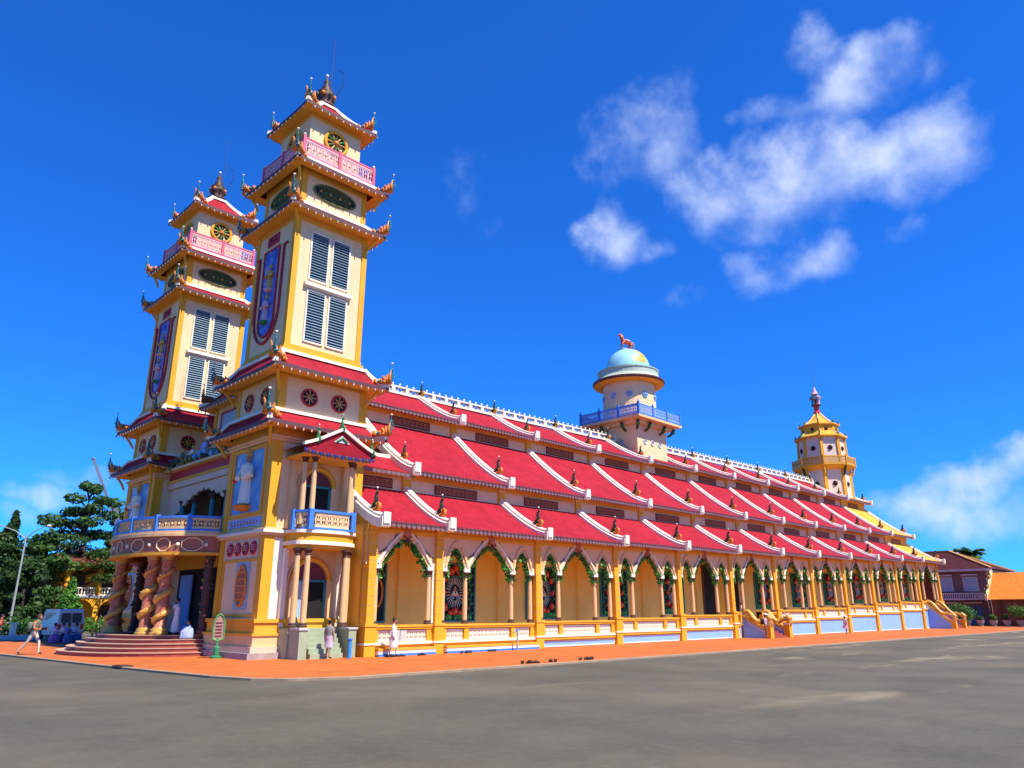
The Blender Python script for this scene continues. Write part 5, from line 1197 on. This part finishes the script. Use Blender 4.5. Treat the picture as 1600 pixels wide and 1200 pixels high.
person('person in dark red and black clothes standing near the street lamp',at(5,62.5),FACE(imgR)+.6,1.76,c_dark,c_teal,{'elL':(.1,.2,1.12),'wrL':(.28,.1,1.15),'paL':(.34,.08,1.16)},black,True,vest=c_red)
# people sitting on the ground behind the van
def sitpose(dz):
    q={'pel':(0,0,.16+dz),'spi':(.02,0,.32+dz),'che':(.06,0,.52+dz),'nec':(.09,0,.67+dz),'hea':(.12,0,.77+dz),'top':(.12,0,.865+dz)}
    for s,n_ in ((1,'L'),(-1,'R')): q.update({'sh'+n_:(.05,s*.165,.605+dz),'el'+n_:(.16,s*.22,.38+dz),'wr'+n_:(.34,s*.14,.34+dz),'pa'+n_:(.41,s*.11,.34+dz),'hi'+n_:(.03,s*.1,.13+dz),'kn'+n_:(.42,s*.15,.4+dz*.3),'an'+n_:(.42,s*.12,.06),'to'+n_:(.56,s*.12,.035)})
    return q
sit=sitpose(0); stool=sitpose(.3)
def lap(m): 
    def f(child,k):
        q=MB(m); q.lathe([(.27,.02),(.29,.1),(.28,.3),(.24,.45),(.15,.58)],(.14*k,0,0),14,m,sx=1.1*k,sy=.95*k); child(q,'robe',m)
    return f
GP='people sitting on low stools by the van'
for (px,d,t,b,lab) in ((88,58.5,c_pblue,c_purple,'seated person in pale blue top and violet skirt by the white van'),(101,59.5,c_white,c_dark,'seated person in white top and dark trousers between the blue ones'),(110,57.5,c_blue,c_blue,'seated person all in deep blue behind the white van'),(121,58,c_pblue,c_blue,'seated person in pale blue shirt at the end of the row by the van')):
    person(lab,at(px,d),FACE(toward)+rnd.uniform(-.5,.5)+PI*.85,1.72,t,b,stool,black,True,group=GP,extra=lap(b))
person('person in dark shirt and white trousers beyond the entrance steps',at(158,74),FACE(imgR),1.66,c_dark,c_white,None)
person('worshipper in long white robe standing beside the dark entrance door',(15.2,38.1,.9),FACE(-imgR),1.68,c_white,c_white,{'elL':(.12,.2,1.2),'wrL':(.14,.08,1.42),'paL':(.12,.04,1.48)},black,True,robe=(c_white,.12,1.28,.26,.15))
person('person in pale blue robe sitting at the top of the entrance steps',(15.5,37.0,.72),FACE(-imgR)+.5,1.62,c_pblue,c_pblue,sit,black,True,extra=lap(c_pblue))
person('woman in grey sleeveless top and mauve shorts facing the porch stairs',at(517,35.1),FACE(Vector((FW.x,FW.y,0)))-.2,1.6,c_grey,c_lav,{'knL':(.1,.09,.5),'anL':(.02,.1,.12),'toL':(.12,.1,.035),'knR':(-.02,-.09,.5),'anR':(-.12,-.1,.1)},black,False,vest=c_grey,shorts=True,robe=(c_lav,.5,1.0,.2,.16))
person('man in long white tunic and white trousers walking along the arcade',at(617,36.2),FACE(imgR),1.66,c_white,c_white,{'knL':(.14,.09,.5),'anL':(.12,.09,.08),'toL':(.26,.09,.035),'knR':(-.05,-.09,.5),'anR':(-.22,-.09,.1),'toR':(-.1,-.09,.035)},mat('red sandals',(.4,.05,.04),.6),True,robe=(c_white,.42,1.3,.24,.15))
def cam_(child,k):
    q=MB(c_dark); q.bevbox(-.3*k,-.12*k,-.15*k,.15*k,.98*k,1.36*k,.04*k); child(q,'backpack',c_dark)
person('man in mauve shirt, hat and backpack at the foot of the side stairs',at(1194,61.3),FACE(imgR)-.5,1.76,c_lav,cloth('brown cloth',(.17,.08,.05)),{'elL':(.1,.24,1.13),'wrL':(.28,.22,1.02),'paL':(.34,.22,1.0)},black,False,hat=c_beige,extra=cam_)
person('person in white shirt standing at the head of the side stairs',(57.0,30.75,.96),FACE(-imgR),1.66,c_white,c_blue,None)
person('person in white top and pink skirt walking beside the pale blue dado',at(1318,77.3),FACE(imgR)+.3,1.56,c_white,c_pink,{'knL':(.1,.09,.5),'anL':(.08,.09,.08)},black,False,robe=(c_pink,.5,1.05,.3,.15),hat=c_white)
# ------------------------------------------------------------------ things around the temple
def at2(px,py,dist):
    d=ray(px,py); h=math.hypot(d.x,d.y); return Vector((d.x/h*dist,d.y/h*dist,0))
def zat(px,py,dist):
    d=ray(px,py); return EYE+d.z/math.hypot(d.x,d.y)*dist
def blob_leaves(mb,c,rad,n,size,r,m,flat=1,shell=.55):
    """leaf-sized faces through a clump's volume, denser towards its skin"""
    for i in range(n):
        while True:
            v=Vector((r.uniform(-1,1),r.uniform(-1,1),r.uniform(-1,1)))
            if .01<v.length<1: break
        v=v.normalized()*(v.length**shell); p=Vector((c[0]+v.x*rad[0],c[1]+v.y*rad[1],c[2]+v.z*rad[2]*flat))
        nrm=(v+Vector((r.gauss(0,.5),r.gauss(0,.5),r.gauss(.35,.5)))).normalized(); e=nrm.orthogonal().normalized(); e.rotate(Matrix.Rotation(r.random()*6.28,3,nrm)); f=nrm.cross(e); s=size*r.uniform(.55,1.35)
        mb.add([p-e*s,p+f*s*.5,p+e*s,p-f*s*.5],[(0,1,2,3)],m)
def leaf_obj(mb,name,m,parent,loc):
    me=bpy.data.meshes.new(name); me.from_pydata(mb.v,[],mb.f); me.materials.append(m); me.update(); return place(me,name,parent,loc)
def tree(name,label,px,ytop,dist,hwpx,kind,seed,m,dens=1.0,group=None,z0=0.):
    r=random.Random(seed); base=at2(px,ytop,dist); H=zat(px,ytop,dist)-z0; depth=dist*math.cos(math.atan((px-800)/1208)); W=hwpx*depth/1155
    t=thing(name,label,'tree',base,0,group)
    tb=MB(bark); cb=MB(m); tr=max(.12,H*.022)
    path=[(r.uniform(-.15,.15)*i*.4,r.uniform(-.15,.15)*i*.4,H*.9*i/6) for i in range(7)]; path[0]=(0,0,-.15); tb.tube(path,[tr*1.25]+[tr*(1-.13*i) for i in range(1,7)],7)
    def limb(a,b): 
        a=Vector(a); b=Vector(b); mid=a.lerp(b,.5)+Vector((0,0,(b-a).length*.08)); tb.tube([a,mid,b],[tr*.38,tr*.25,tr*.1],5)
    def trunk_at(z): 
        f=max(0,min(5.999,z/(H*.9)*6)); i=int(f); return Vector(path[i]).lerp(Vector(path[i+1]),f-i)
    if kind=='layer':
        nt=9
        for i in range(nt):
            z=H*(.34+.62*i/(nt-1)); w_=W*(1.0-.62*(i/(nt-1))**1.5)*r.uniform(.8,1.1)
            for j in range(5 if i<nt-2 else 3):
                a=r.random()*6.28; d=w_*r.uniform(.45,.95); c=(path[3][0]+math.cos(a)*d,path[3][1]+math.sin(a)*d,z+r.uniform(-.35,.35)); limb(trunk_at(z-.9),(c[0],c[1],c[2]-.15)); blob_leaves(cb,c,(w_*.42,w_*.42,.55),int(150*dens),.22,r,m)
    elif kind=='cone':
        nt=int(26*dens)
        for i in range(nt):
            u=(i+.5)/nt; z=H*(.08+.9*u); w_=W*(1-u)**.8*1.0+.12*W*(1-u)
            for j in range(3 if u<.7 else 2):
                a=r.random()*6.28; d=w_*.55*r.random()**.5; blob_leaves(cb,(math.cos(a)*d,math.sin(a)*d,z),(w_*.5+.12,w_*.5+.12,H*.055),int(95),.17 if H<7 else .24,r,m)
    else:
        nc=int(26*dens)
        for i in range(nc):
            u=r.random(); z=H*(.22+.7*u); w_=W*math.sqrt(max(.08,1-((u-.42)/.62)**2)); a=r.random()*6.28; d=w_*r.random()**.5*.85; c=(math.cos(a)*d,math.sin(a)*d,z); s_=W*r.uniform(.24,.42)
            if i<14: limb(trunk_at(z*.72),c)
            blob_leaves(cb,c,(s_,s_,s_*.72),int(170),.26,r,m)
        blob_leaves(cb,(0,0,H*.93),(W*.3,W*.3,H*.07),160,.24,r,m)
    tb.build('trunk',bark,t); leaf_obj(cb,'crown',m,t,(0,0,0)); return t
tree('tall_tree','tall airy tree with flat layered branches behind the yellow arcaded building',148,757,96,72,'layer',11,leafB,1.5)
tree('pine_tree','dark pointed conifer rising behind the street lamp',26,800,98,50,'cone',12,leafA,1.2)
tree('broad_tree','round leafy tree between the conifer and the layered tree',80,826,90,34,'round',13,leafB,1.2)
tree('broad_tree','dark leafy tree at the edge of the grove beyond the lamp',-6,828,88,34,'round',14,leafA,1.1)
tree('broad_tree','leafy tree standing behind the tall layered tree and far tower',192,792,104,30,'round',15,leafB,.9)
tree('broad_tree','shadowy leafy tree low behind the white van',108,862,104,42,'round',16,leafA,1.2)
tree('broad_tree','dense dark tree filling the gap behind the street lamp pole',48,868,84,34,'round',17,leafA,1.3)
tree('thuja_tree','bright green conical shrub tree behind the van',115,903,74,23,'cone',18,leafC,1.0)
tree('broad_tree','leafy tree behind the thuja and the yellow building',140,872,108,34,'round',19,leafA,1.1)
tree('broad_tree','dark spreading tree beyond the left end of the grove',-70,815,95,45,'round',20,leafA,1.1)
# far wood behind, one mass
fw=MB(leafA); r_=random.Random(31)
for i in range(46):
    p=at(-120+i*8.2,128+r_.uniform(-8,8)); hgt=r_.uniform(5.5,9); blob_leaves(fw,(p.x,p.y,hgt*.5),(4,4,hgt*.55),210,.5,r_,leafA)
tag(leaf_obj(fw,'distant_wood',leafA,None,(0,0,0)),'dark belt of distant trees behind the grove','trees',kind='stuff')
# low hedge shrubs along the left verge
def shrub(label,px,dist,w_,h_,m,seed,group,n=420,name='shrub'):
    r=random.Random(seed); t=thing(name,label,'shrub',at(px,dist),0,group); cb=MB(m); 
    for i in range(5): a=r.random()*6.28; blob_leaves(cb,(math.cos(a)*w_*.4,math.sin(a)*w_*.4,h_*r.uniform(.4,.7)),(w_*.5,w_*.5,h_*.35),n//5,.11,r,m)
    sb=MB(bark)
    for i in range(4): a=i*1.6; sb.tube([(0,0,-.05),(math.cos(a)*w_*.25,math.sin(a)*w_*.25,h_*.6)],[.03,.015],4)
    sb.build('stem',bark,t); leaf_obj(cb,'leaves',m,t,(0,0,0)); return t
for i,px in enumerate((24,36,48,60,72,84,96,150,166,178)): shrub('low green shrub in the planted verge behind the paving' if px<100 else 'low yellow-green shrub beside the entrance steps',px,72+(i%3)*1.5,1.6,1.3+.3*(i%2),leafC if i%2 else leafB,40+i,'verge shrubs' if px<100 else 'shrubs beyond the steps')
verge=MB(leafB)
# white marker post and low wall by the lamp
pass
t=thing('concrete_post','short white concrete post standing in the planted verge','post',at(26,69.5)); MB(white).bevbox(-.18,.18,-.18,.18,-.05,1.05,.03,white).build('shaft',white,t); MB(white).bevbox(-.22,.22,-.22,.22,1.05,1.15,.03,white).build('cap',white,t)
vb=MB(palegrey); a=at(-60,69); b=at(84,68.4); vb.obox((a.x,a.y,.1),(b.x,b.y,.1),.3,.34,palegrey); tag(vb.build('verge_kerb',palegrey),kind='structure')
# street lamp with two arms
lp=at(19,74); HL=zat(37,836,74)
t=thing('street_lamp','tall grey double-armed street lamp on the planted verge','street lamp',lp)
mb=MB(steel); mb.lathe([(.22,0),(.22,.5),(.12,.6)],(0,0,-.05),10,steel); mb.tube([(0,0,.3),(0,0,HL)],[.1,.06],8,steel); mb.build('pole',steel,t)
for s,L,up_ in ((-1,2.6,1.0),(1,1.5,.9)):
    d=imgR*s; mb=MB(steel); e=Vector((0,0,HL-.1))+d*L+Vector((0,0,up_)); mb.tube([(0,0,HL-.3),Vector((0,0,HL-.1))+d*L*.35+Vector((0,0,up_*.42)),e],[.05,.045,.04],6); am=mb.build('arm',steel,t)
    mb=MB(white); q=e+d*.55+Vector((0,0,.05)); mb.tube([e,e.lerp(q,.35),q],[.06,.16,.05],8,steel,.45); mb.ball(e.lerp(q,.5)+Vector((0,0,-.07)),.13,white,8,5,1.5,1.5,.6); mb.build('lamp_head',steel,am)
# van, seen from behind
vp=at(108,63.5); t=thing('van','white minibus parked with its rear windows towards the steps','van',at(114,63.5),R(90))
vw=mat('white van paint',(.62,.60,.54),.35,.06,2,spec=.5); vg=mat('dark van glass',(.05,.07,.08),.12,.1,2,spec=.6); tyre=mat('tyre rubber',(.02,.02,.02),.8)
mb=MB(vw); W=.86; side=[(0,.35),(0,1.05),(.12,1.98),(.3,2.12),(3.6,2.12),(3.9,1.98),(4.35,1.2),(4.75,1.05),(4.8,.35)]
def vs(w_,ins): return [(x,w_-(ins if z>1.1 else 0),z) for x,z in side]
n=len(side); L_=vs(W,.1); Rr=[(x,-y,z) for x,y,z in L_]
mb.add(L_+Rr,[tuple(range(n)),tuple(range(2*n-1,n-1,-1))]+[(i,i+n,(i+1)%n+n,(i+1)%n) for i in range(n)],vw); body=mb.build('body',vw,t)
for y0,y1 in ((-.66,-.06),(.06,.66)):
    mb=MB(vg); mb.add([(.0,y0,1.2),(.0,y1,1.2),(.085,y1*.96,1.85),(.085,y0*.96,1.85)],[(0,1,2,3)],vg); o=mb.build('rear_window',vg,t); o.location=(-.02,0,0)
for s in (-1,1):
    for x0,x1 in ((.35,1.25),(1.4,2.4),(2.55,3.5)):
        mb=MB(vg); q=.01; mb.add([(x0,s*(W-.09+q),1.25),(x1,s*(W-.09+q),1.25),(x1,s*(W-.09+q),1.85),(x0,s*(W-.09+q),1.85)],[(0,1,2,3)],vg); mb.build('side_window',vg,t)
    mb=MB(redfl); mb.box(-.03,.02,s*.72-.08,s*.72+.08,.75,1.1,redfl); mb.build('tail_light',redfl,t)
    for x in (.85,3.85):
        mb=MB(tyre); mb.lathe([(.2,-.1),(.33,-.1),(.34,-.05),(.34,.05),(.33,.1),(.2,.1)],(0,0,0),18,tyre); o=mb.build('wheel',tyre,t,(x,s*.8,.34)); o.rotation_euler=(PI/2,0,0)
        mb=MB(steel); mb.lathe([(.05,-.11),(.2,-.11),(.2,.11),(.05,.11)],(0,0,0),14,steel); c=mb.build('rim',steel,o); c.location=(0,0,0)
mb=MB(steel); mb.box(-.12,.05,-.8,.8,.38,.55,steel); mb.build('bumper',steel,t); mb=MB(white); mb.box(-.02,.01,-.25,.25,.75,.88,white); mb.build('number_plate',white,t)
mb=MB(vw); mb.box(-.015,.005,-.008,.008,.55,2.0,black); mb.build('door_seam',black,t)
# crane boom standing beyond the far tower
cbase=at2(212,850,98); t=thing('crane','slender blue-grey crane boom leaning above the trees','crane',cbase)
tip=at2(146,717,98)-cbase; tip.z=zat(146,717,98); mid=at2(180,790,98)-cbase; mid.z=zat(180,790,98); ft=Vector((0,0,2.4))
cs_=mat('blue grey boom paint',(.16,.18,.26),.5,.15,3)
mb=MB(cs_); mb.obox(ft,mid,.55,.55); mb.build('boom',cs_,t); mb=MB(cs_); mb.obox(ft.lerp(mid,.8),tip,.3,.3); mb.ball(tip,.22,cs_,8,5); mb.build('boom_extension',cs_,t)
mb=MB(cs_); mb.bevbox(-2.6,2.6,-1.2,1.2,.6,1.6,.1); mb.build('chassis',cs_,t); mb=MB(cs_); mb.bevbox(-1.2,1.2,-1.0,1.0,1.6,2.9,.15); mb.build('cab',cs_,t)
for x in (-1.7,0,1.7):
    for y in (-1.1,1.1): mb=MB(tyre); mb.lathe([(.2,-.2),(.5,-.2),(.52,0),(.5,.2),(.2,.2)],(0,0,0),16,tyre); o=mb.build('wheel',tyre,t,(x,y,.5)); o.rotation_euler=(PI/2,0,0)
# yellow two-storey arcaded building in the grove
yb=MB(yellow); bx,by=20.6,90.5; yb.box(bx,bx+17,by+2.2,by+9,-.05,6.9,orange); yb.box(bx,bx+17,by,by+2.2,3.35,3.6,palegrey)
t=thing('arcaded_building','yellow two-storey arcaded building with white balustrade among the trees','building',(bx,by,0),local=False)
yb.build('wall',orange,t); MB(palegrey).box(bx-.1,bx+17.1,by-.15,by+2.2,6.7,6.95,orange).build('cornice',orange,t)
rm=MB(redtile_x); rr=[(bx-.8,by-.9,6.9),(bx+17.8,by-.9,6.9),(bx+17.8,by+9.8,6.9),(bx-.8,by+9.8,6.9),(bx+4.5,by+4.5,8.3),(bx+12.5,by+4.5,8.3)]; rm.add(rr,[(0,1,5,4),(1,2,5),(2,3,4,5),(3,0,4),(3,2,1,0)],tile_mat('brown roof tiles',(.20,.07,.045),'x')); rm.build('roof',None or redtile_x,t)
for i in range(6):
    x=bx+.4+i*3.2; mb=MB(yellow); mb.box(x-.28,x+.28,by,by+.5,-.05,3.35,yellow); mb.box(x-.36,x+.36,by-.06,by+.55,2.3,2.45,yellow); mb.build('pier',yellow,t)
    mb=MB(yellow); mb.box(x-.22,x+.22,by+.05,by+.45,3.6,6.7,yellow); mb.box(x-.32,x+.32,by,by+.5,6.2,6.4,yellow); mb.build('upper_pier',yellow,t)
    if i<5:
        mb=MB(yellow); pts=[]; 
        for k in range(13): u=-1.32+2.64*k/12; pts.append((x+1.6+u,2.0+1.15*math.sqrt(max(0,1-(u/1.32)**2))))
        for (xa,za),(xb,zb) in zip(pts,pts[1:]): mb.add([(xa,by+.1,za),(xb,by+.1,zb),(xb,by+.1,3.35),(xa,by+.1,3.35),(xa,by+.4,za),(xb,by+.4,zb),(xb,by+.4,3.35),(xa,by+.4,3.35)],[(0,1,2,3),(7,6,5,4),(4,5,1,0)],yellow)
        mb.build('arch',yellow,t)
        mb=MB(white); mb.box(x+.22,x+2.98,by+.15,by+.35,4.3,4.42,white); mb.box(x+.22,x+2.98,by+.15,by+.35,3.6,3.7,white)
        for k in range(9): mb.lathe([(.05,3.7),(.09,3.9),(.05,4.1),(.07,4.3)],(x+.4+k*.3,by+.25,0),6,white)
        mb.build('balustrade',white,t)
        mb=MB(dark); mb.box(x+.9,x+2.3,by+2.1,by+2.2,.1,2.6,brown); mb.build('door',brown,t); mb=MB(dark); mb.box(x+.9,x+2.3,by+2.1,by+2.2,3.8,6.0,brown); mb.build('upper_door',brown,t)
# two-storey house with a dark red hipped roof, right of the temple
hx,hy=130,30; t=thing('house','two-storey house with dark red hipped roof and blue doors behind potted shrubs','house',(hx,hy,0),local=False)
hm=mat('shaded mauve plaster',(.22,.13,.12),.8,.12,.6,.1,20,stain=.25); hl=mat('sunlit orange plaster',(.66,.30,.08),.8,.1,.6,stain=.2)  # light painted into the walls: mauve for shaded west face, orange for sunlit south
mb=MB(hm); mb.box(hx,hx+12,hy,hy+15,-.05,8.0,hm); mb.box(hx+.3,hx+12.04,hy-.04,hy+.1,-.02,7.95,hl); mb.box(hx-.12,hx+12.1,hy-.12,hy+15,7.7,8.02,palegrey); mb.build('wall',hm,t)
rm=MB(maroon); dr=tile_mat('dark maroon tiles',(.075,.018,.02),'y'); e=1.1; zr=11.1; v=[(hx-e,hy-e,7.95),(hx+12+e,hy-e,7.95),(hx+12+e,hy+15+e,7.95),(hx-e,hy+15+e,7.95),(hx+6,hy+6,zr),(hx+6,hy+10,zr)]
rm.add(v,[(0,1,4),(1,2,5,4),(2,3,5),(3,0,4,5),(3,2,1,0)],dr); rf=rm.build('roof',dr,t)
for a,b in ((0,4),(1,4),(3,5),(2,5),(4,5)): q=MB(crimson); q.obox(Vector(v[a])+Vector((0,0,.1)),Vector(v[b])+Vector((0,0,.1)),.3,.22,hl); q.build('hip_tile',hl,rf)
MB(palegrey).box(hx-e-.02,hx-e+.1,hy-e,hy+15+e,7.7,8.0,palegrey).build('gutter',palegrey,t)
for i in range(4):
    y=hy+1.2+i*3.4
    q=MB(teal); q.box(hx-.05,hx+.02,y,y+2.0,.1,2.7,mat('faded blue door paint',(.06,.16,.28),.6,.15,2)) ; q.box(hx-.08,hx,y+.97,y+1.03,.1,2.7,black); q.build('door',teal,t)
    q=MB(louvre); q.box(hx-.06,hx+.02,y+.1,y+1.9,4.9,6.8,louvre); framed(q,'x',hx,y,y+2.0,4.8,6.9,.12,.1,palegrey); q.build('window',louvre,t)
    q=MB(palegrey); q.box(hx-.35,hx,y-.2,y+2.2,3.05,3.25,palegrey); q.build('awning',palegrey,t); q=MB(palegrey); q.box(hx-.3,hx,y-.1,y+2.1,7.05,7.3,palegrey); q.build('lintel',palegrey,t)
q=MB(palegrey); q.box(hx-1.1,hx,hy,hy+15,3.55,3.75,palegrey); q.build('balcony_slab',palegrey,t); q=MB(palegrey); q.box(hx-1.1,hx-.95,hy,hy+15,4.4,4.55,palegrey)
for k in range(50): q.box(hx-1.07,hx-.98,hy+.1+k*.3,hy+.24+k*.3,3.75,4.4,palegrey)
q.build('balcony_railing',palegrey,t)
for k in range(5): q=MB(palegrey); q.box(hx-1.1,hx-.9,hy+.1+k*3.65,hy+.3+k*3.65,-.05,3.55,hm); q.build('balcony_post',hm,t)
for k in range(3):
    q=MB(louvre); q.box(hx+2+k*3.5,hx+3.4+k*3.5,hy-.09,hy,4.9,6.6,louvre); q.build('window',louvre,t)
# low building with an orange tiled roof
lx,ly=121,9.5; t=thing('low_building','low building with broad orange tiled roof beside the hip-roofed house','building',(lx,ly,0),local=False)
ot=tile_mat('orange roof tiles',(.78,.22,.03),'y')
mb=MB(brown); mb.box(lx+1.2,lx+9,ly,ly+18.6,-.05,3.7,mat('brown red plaster',(.26,.10,.06),.8,.15,.6)); mb.build('wall',brown,t)
mb=MB(ot); P=[(lx-.2,3.5),(lx+5,7.2),(lx+10.2,3.5)]; 
mb.grid(lambda i,j:(lx-.2+5.2*j,ly-.8+19.6*i,3.5+3.7*j),4,4,ot); mb.grid(lambda i,j:(lx+10.2-5.2*j,ly-.8+19.6*i,3.5+3.7*j),4,4,ot); mb.add([(lx+1,ly+18.3,3.5),(lx+9,ly+18.3,3.5),(lx+5,ly+18.3,7.0)],[(0,1,2)],hl); rf=mb.build('roof',ot,t)
mb=MB(white); mb.sweep([(lx-.3,ly+18.85,3.45),(lx+2.2,ly+18.85,5.1),(lx+5,ly+18.85,7.35)],[(-.15,-.1),(.15,-.1),(.15,.25),(-.15,.25)],cream,side=(0,1,0)); mb.build('verge_ridge',cream,rf)
for v_ in (.02,.38,.75): place(DRGY,'verge_finial',rf,(lx-.2+5.2*v_,ly+18.85,3.7+3.7*v_),PI)
for k in range(5): q=MB(brown); q.box(lx+.3,lx+.6,ly+.5+k*4.2,ly+.8+k*4.2,-.05,3.6,brown); q.build('post',brown,t)
# potted shrubs in a row before the house
potm=mat('grey cement pot',(.34,.32,.33),.8,.15,3,stain=.2)
pot=MB(potm); pot.lathe([(.26,0),(.3,.05),(.26,.12),(.42,.45),(.5,.75),(.52,.82),(.44,.82),(.42,.7)],(0,0,0),12,potm); POT=pot.mesh('pot',potm)
for i in range(11):
    y=33.6-i*1.55; x=118.5-.05*i; r=random.Random(60+i); big=i in (1,2,6,7)
    t=thing('potted_shrub','large rounded shrub in a grey pot by the house' if big else 'small clipped shrub in a grey cement pot','potted plant',(x,y,0),0,'large potted shrubs before the house' if big else 'small potted shrubs before the house')
    place(POT,'pot',t); cb=MB(leafB); hh=2.0 if big else .8; m=leafB if i%2 else leafC
    for k in range(6 if big else 3): a=r.random()*6.28; blob_leaves(cb,(math.cos(a)*.45*hh*.6,math.sin(a)*.45*hh*.6,.8+hh*r.uniform(.25,.85)),(.42*hh,.42*hh,.34*hh),150,.1,r,m)
    leaf_obj(cb,'leaves',m,t,(0,0,0)); q=MB(bark); q.tube([(0,0,.6),(.05,.03,.8+hh*.6)],[.06,.03],5); q.build('stem',bark,t)
# palm behind the house, small trees beside it
pp=at2(1515,866,172); HP=zat(1515,866,172); t=thing('palm_tree','palm crown showing above the ridge of the dark red roof','palm',pp)
mb=MB(bark); mb.tube([(0,0,-.1),(.3,0,HP*.5),(.1,0,HP)],[.28,.2,.18],8); mb.build('trunk',bark,t); fb=MB(leafB); r=random.Random(77)
for i in range(22):
    a=i*2.4; L=r.uniform(2.6,3.6); up_=r.uniform(.2,1.5); pts=[Vector((.1,0,HP))+Vector((math.cos(a)*L*u,math.sin(a)*L*u,up_*L*u*.7-L*.55*u*u)) for u in [k/8 for k in range(9)]]
    for k in range(1,9):
        d=(pts[k]-pts[k-1]).normalized(); sd=d.cross(Vector((0,0,1))).normalized()
        for s in (-1,1): fb.add([pts[k-1],pts[k],pts[k]+sd*s*.75+Vector((0,0,-.35)),pts[k-1]+sd*s*.7+Vector((0,0,-.3))],[(0,1,2,3)],leafB)
leaf_obj(fb,'fronds',leafB,t,(0,0,0))
tree('broad_tree','small dark treetop just past the end of the yellow roof',1478,868,185,16,'round',81,leafA,.6)
# green framed notice board before the near tower
sp=at(345,37.1); t=thing('notice_sign','green framed rounded notice board on a short post beside the near tower','sign',sp,FACE(toward)+.5); gs=mat('bright green frame paint',(.10,.32,.10),.5,.2,4)
mb=MB(gs); mb.lathe([(.24,0),(.24,.08),(.12,.12),(.13,.45),(.08,.5)],(0,0,0),10,mat('green post paint',(.04,.26,.10),.5)); mb.tube([(0,0,.45),(0,0,.85)],.05,6,gs); mb.build('post',gs,t)
pts=[(.0,-.3,.8),(0,-.34,1.2),(0,-.3,1.55),(0,-.16,1.78),(0,0,1.86),(0,.16,1.78),(0,.3,1.55),(0,.34,1.2),(0,.3,.8),(0,0,.72),(0,-.3,.8)]
pts=[(a,b*.72,c) for a,b,c in pts]; mb=MB(gs); mb.tube(pts,.045,6,gs); mb.build('frame',gs,t); mb=MB(palepink); mb.add([(.0,y,z) for _,y,z in pts[:-1]],[tuple(range(10))],mat('faded pink board',(.42,.24,.20),.7,.2,4)); 
for k in range(5): mb.obox((.02,-.14,1.5-k*.14),(.02,.14,1.5-k*.14),.02,.03,maroon)
mb.build('board',palepink,t)
# blue pipe post, tap stand, drain cover, sandals left at the edge of the paving
p=at(550,35.2); t=thing('pipe_post','short blue pipe post beside the porch stairs','post',p); q=MB(blue); q.tube([(0,0,-.05),(0,0,.8)],.09,10,mat('bright blue pipe paint',(.05,.28,.62),.45)); q.build('pipe',blue,t); q=MB(blue); q.lathe([(.12,0),(.12,.04),(.05,.07)],(0,0,.78),10,blue); q.build('cap',blue,t)
p=Vector((29.75,29.2,0)); t=thing('tap_stand','grey standpipe tap bent over beside the arcade bench','tap',p); q=MB(steel); q.tube([(0,0,-.05),(0,0,.75),(-.05,-.05,.92),(-.25,-.05,.98),(-.32,-.05,.9)],.045,8,steel); q.build('pipe',steel,t); q=MB(blue); q.ball((-.05,-.05,1.0),.07,blue,8,5); q.build('handle',blue,t)
p=Vector((10.75,31.4,0)); t=thing('drain_cover','small dark metal drain cover at the kerb','drain cover',p); q=MB(black); q.bevbox(-.28,.28,-.35,.35,-.03,.03,.01,black); q.build('frame',black,t); 
for k in range(4): q=MB(silver); q.box(-.2,.2,-.28+k*.16,-.2+k*.16,.025,.045,brown); q.build('bar',brown,t)
sole=MB(black); sole.lathe([(.10,0),(.11,.02),(.1,.05)],(0,0,0),12,black,sx=1.35,sy=.5); sole.tube([(.06,0,.05),(.0,.045,.1),(-.06,.05,.05)],.014,5,black); sole.tube([(.06,0,.05),(.0,-.045,.1),(-.06,-.05,.05)],.014,5,black); SAND=sole.mesh('sandal',brown)
r=random.Random(9)
for i,(x,y) in enumerate(((22.55,21.75),(22.95,21.7),(24.1,21.6),(26.0,21.55),(26.35,21.5),(21.3,29.1),(21.9,29.15),(23.2,29.1),(26.2,29.2),(28.0,29.2),(25.8,29.1))):
    for s in (-1,1):
        o=place(SAND,'sandal',None,(x+s*.09*r.uniform(.8,2.),y+r.uniform(-.1,.1),.004),r.uniform(0,6)); o.scale=(1.15,1.15,1.15)
        tag(o,'dark sandal left on the orange paving near the asphalt' if i<5 else 'dark sandal left below the arcade balustrade','sandal','sandals at the paving edge' if i<5 else 'sandals below the balustrade')
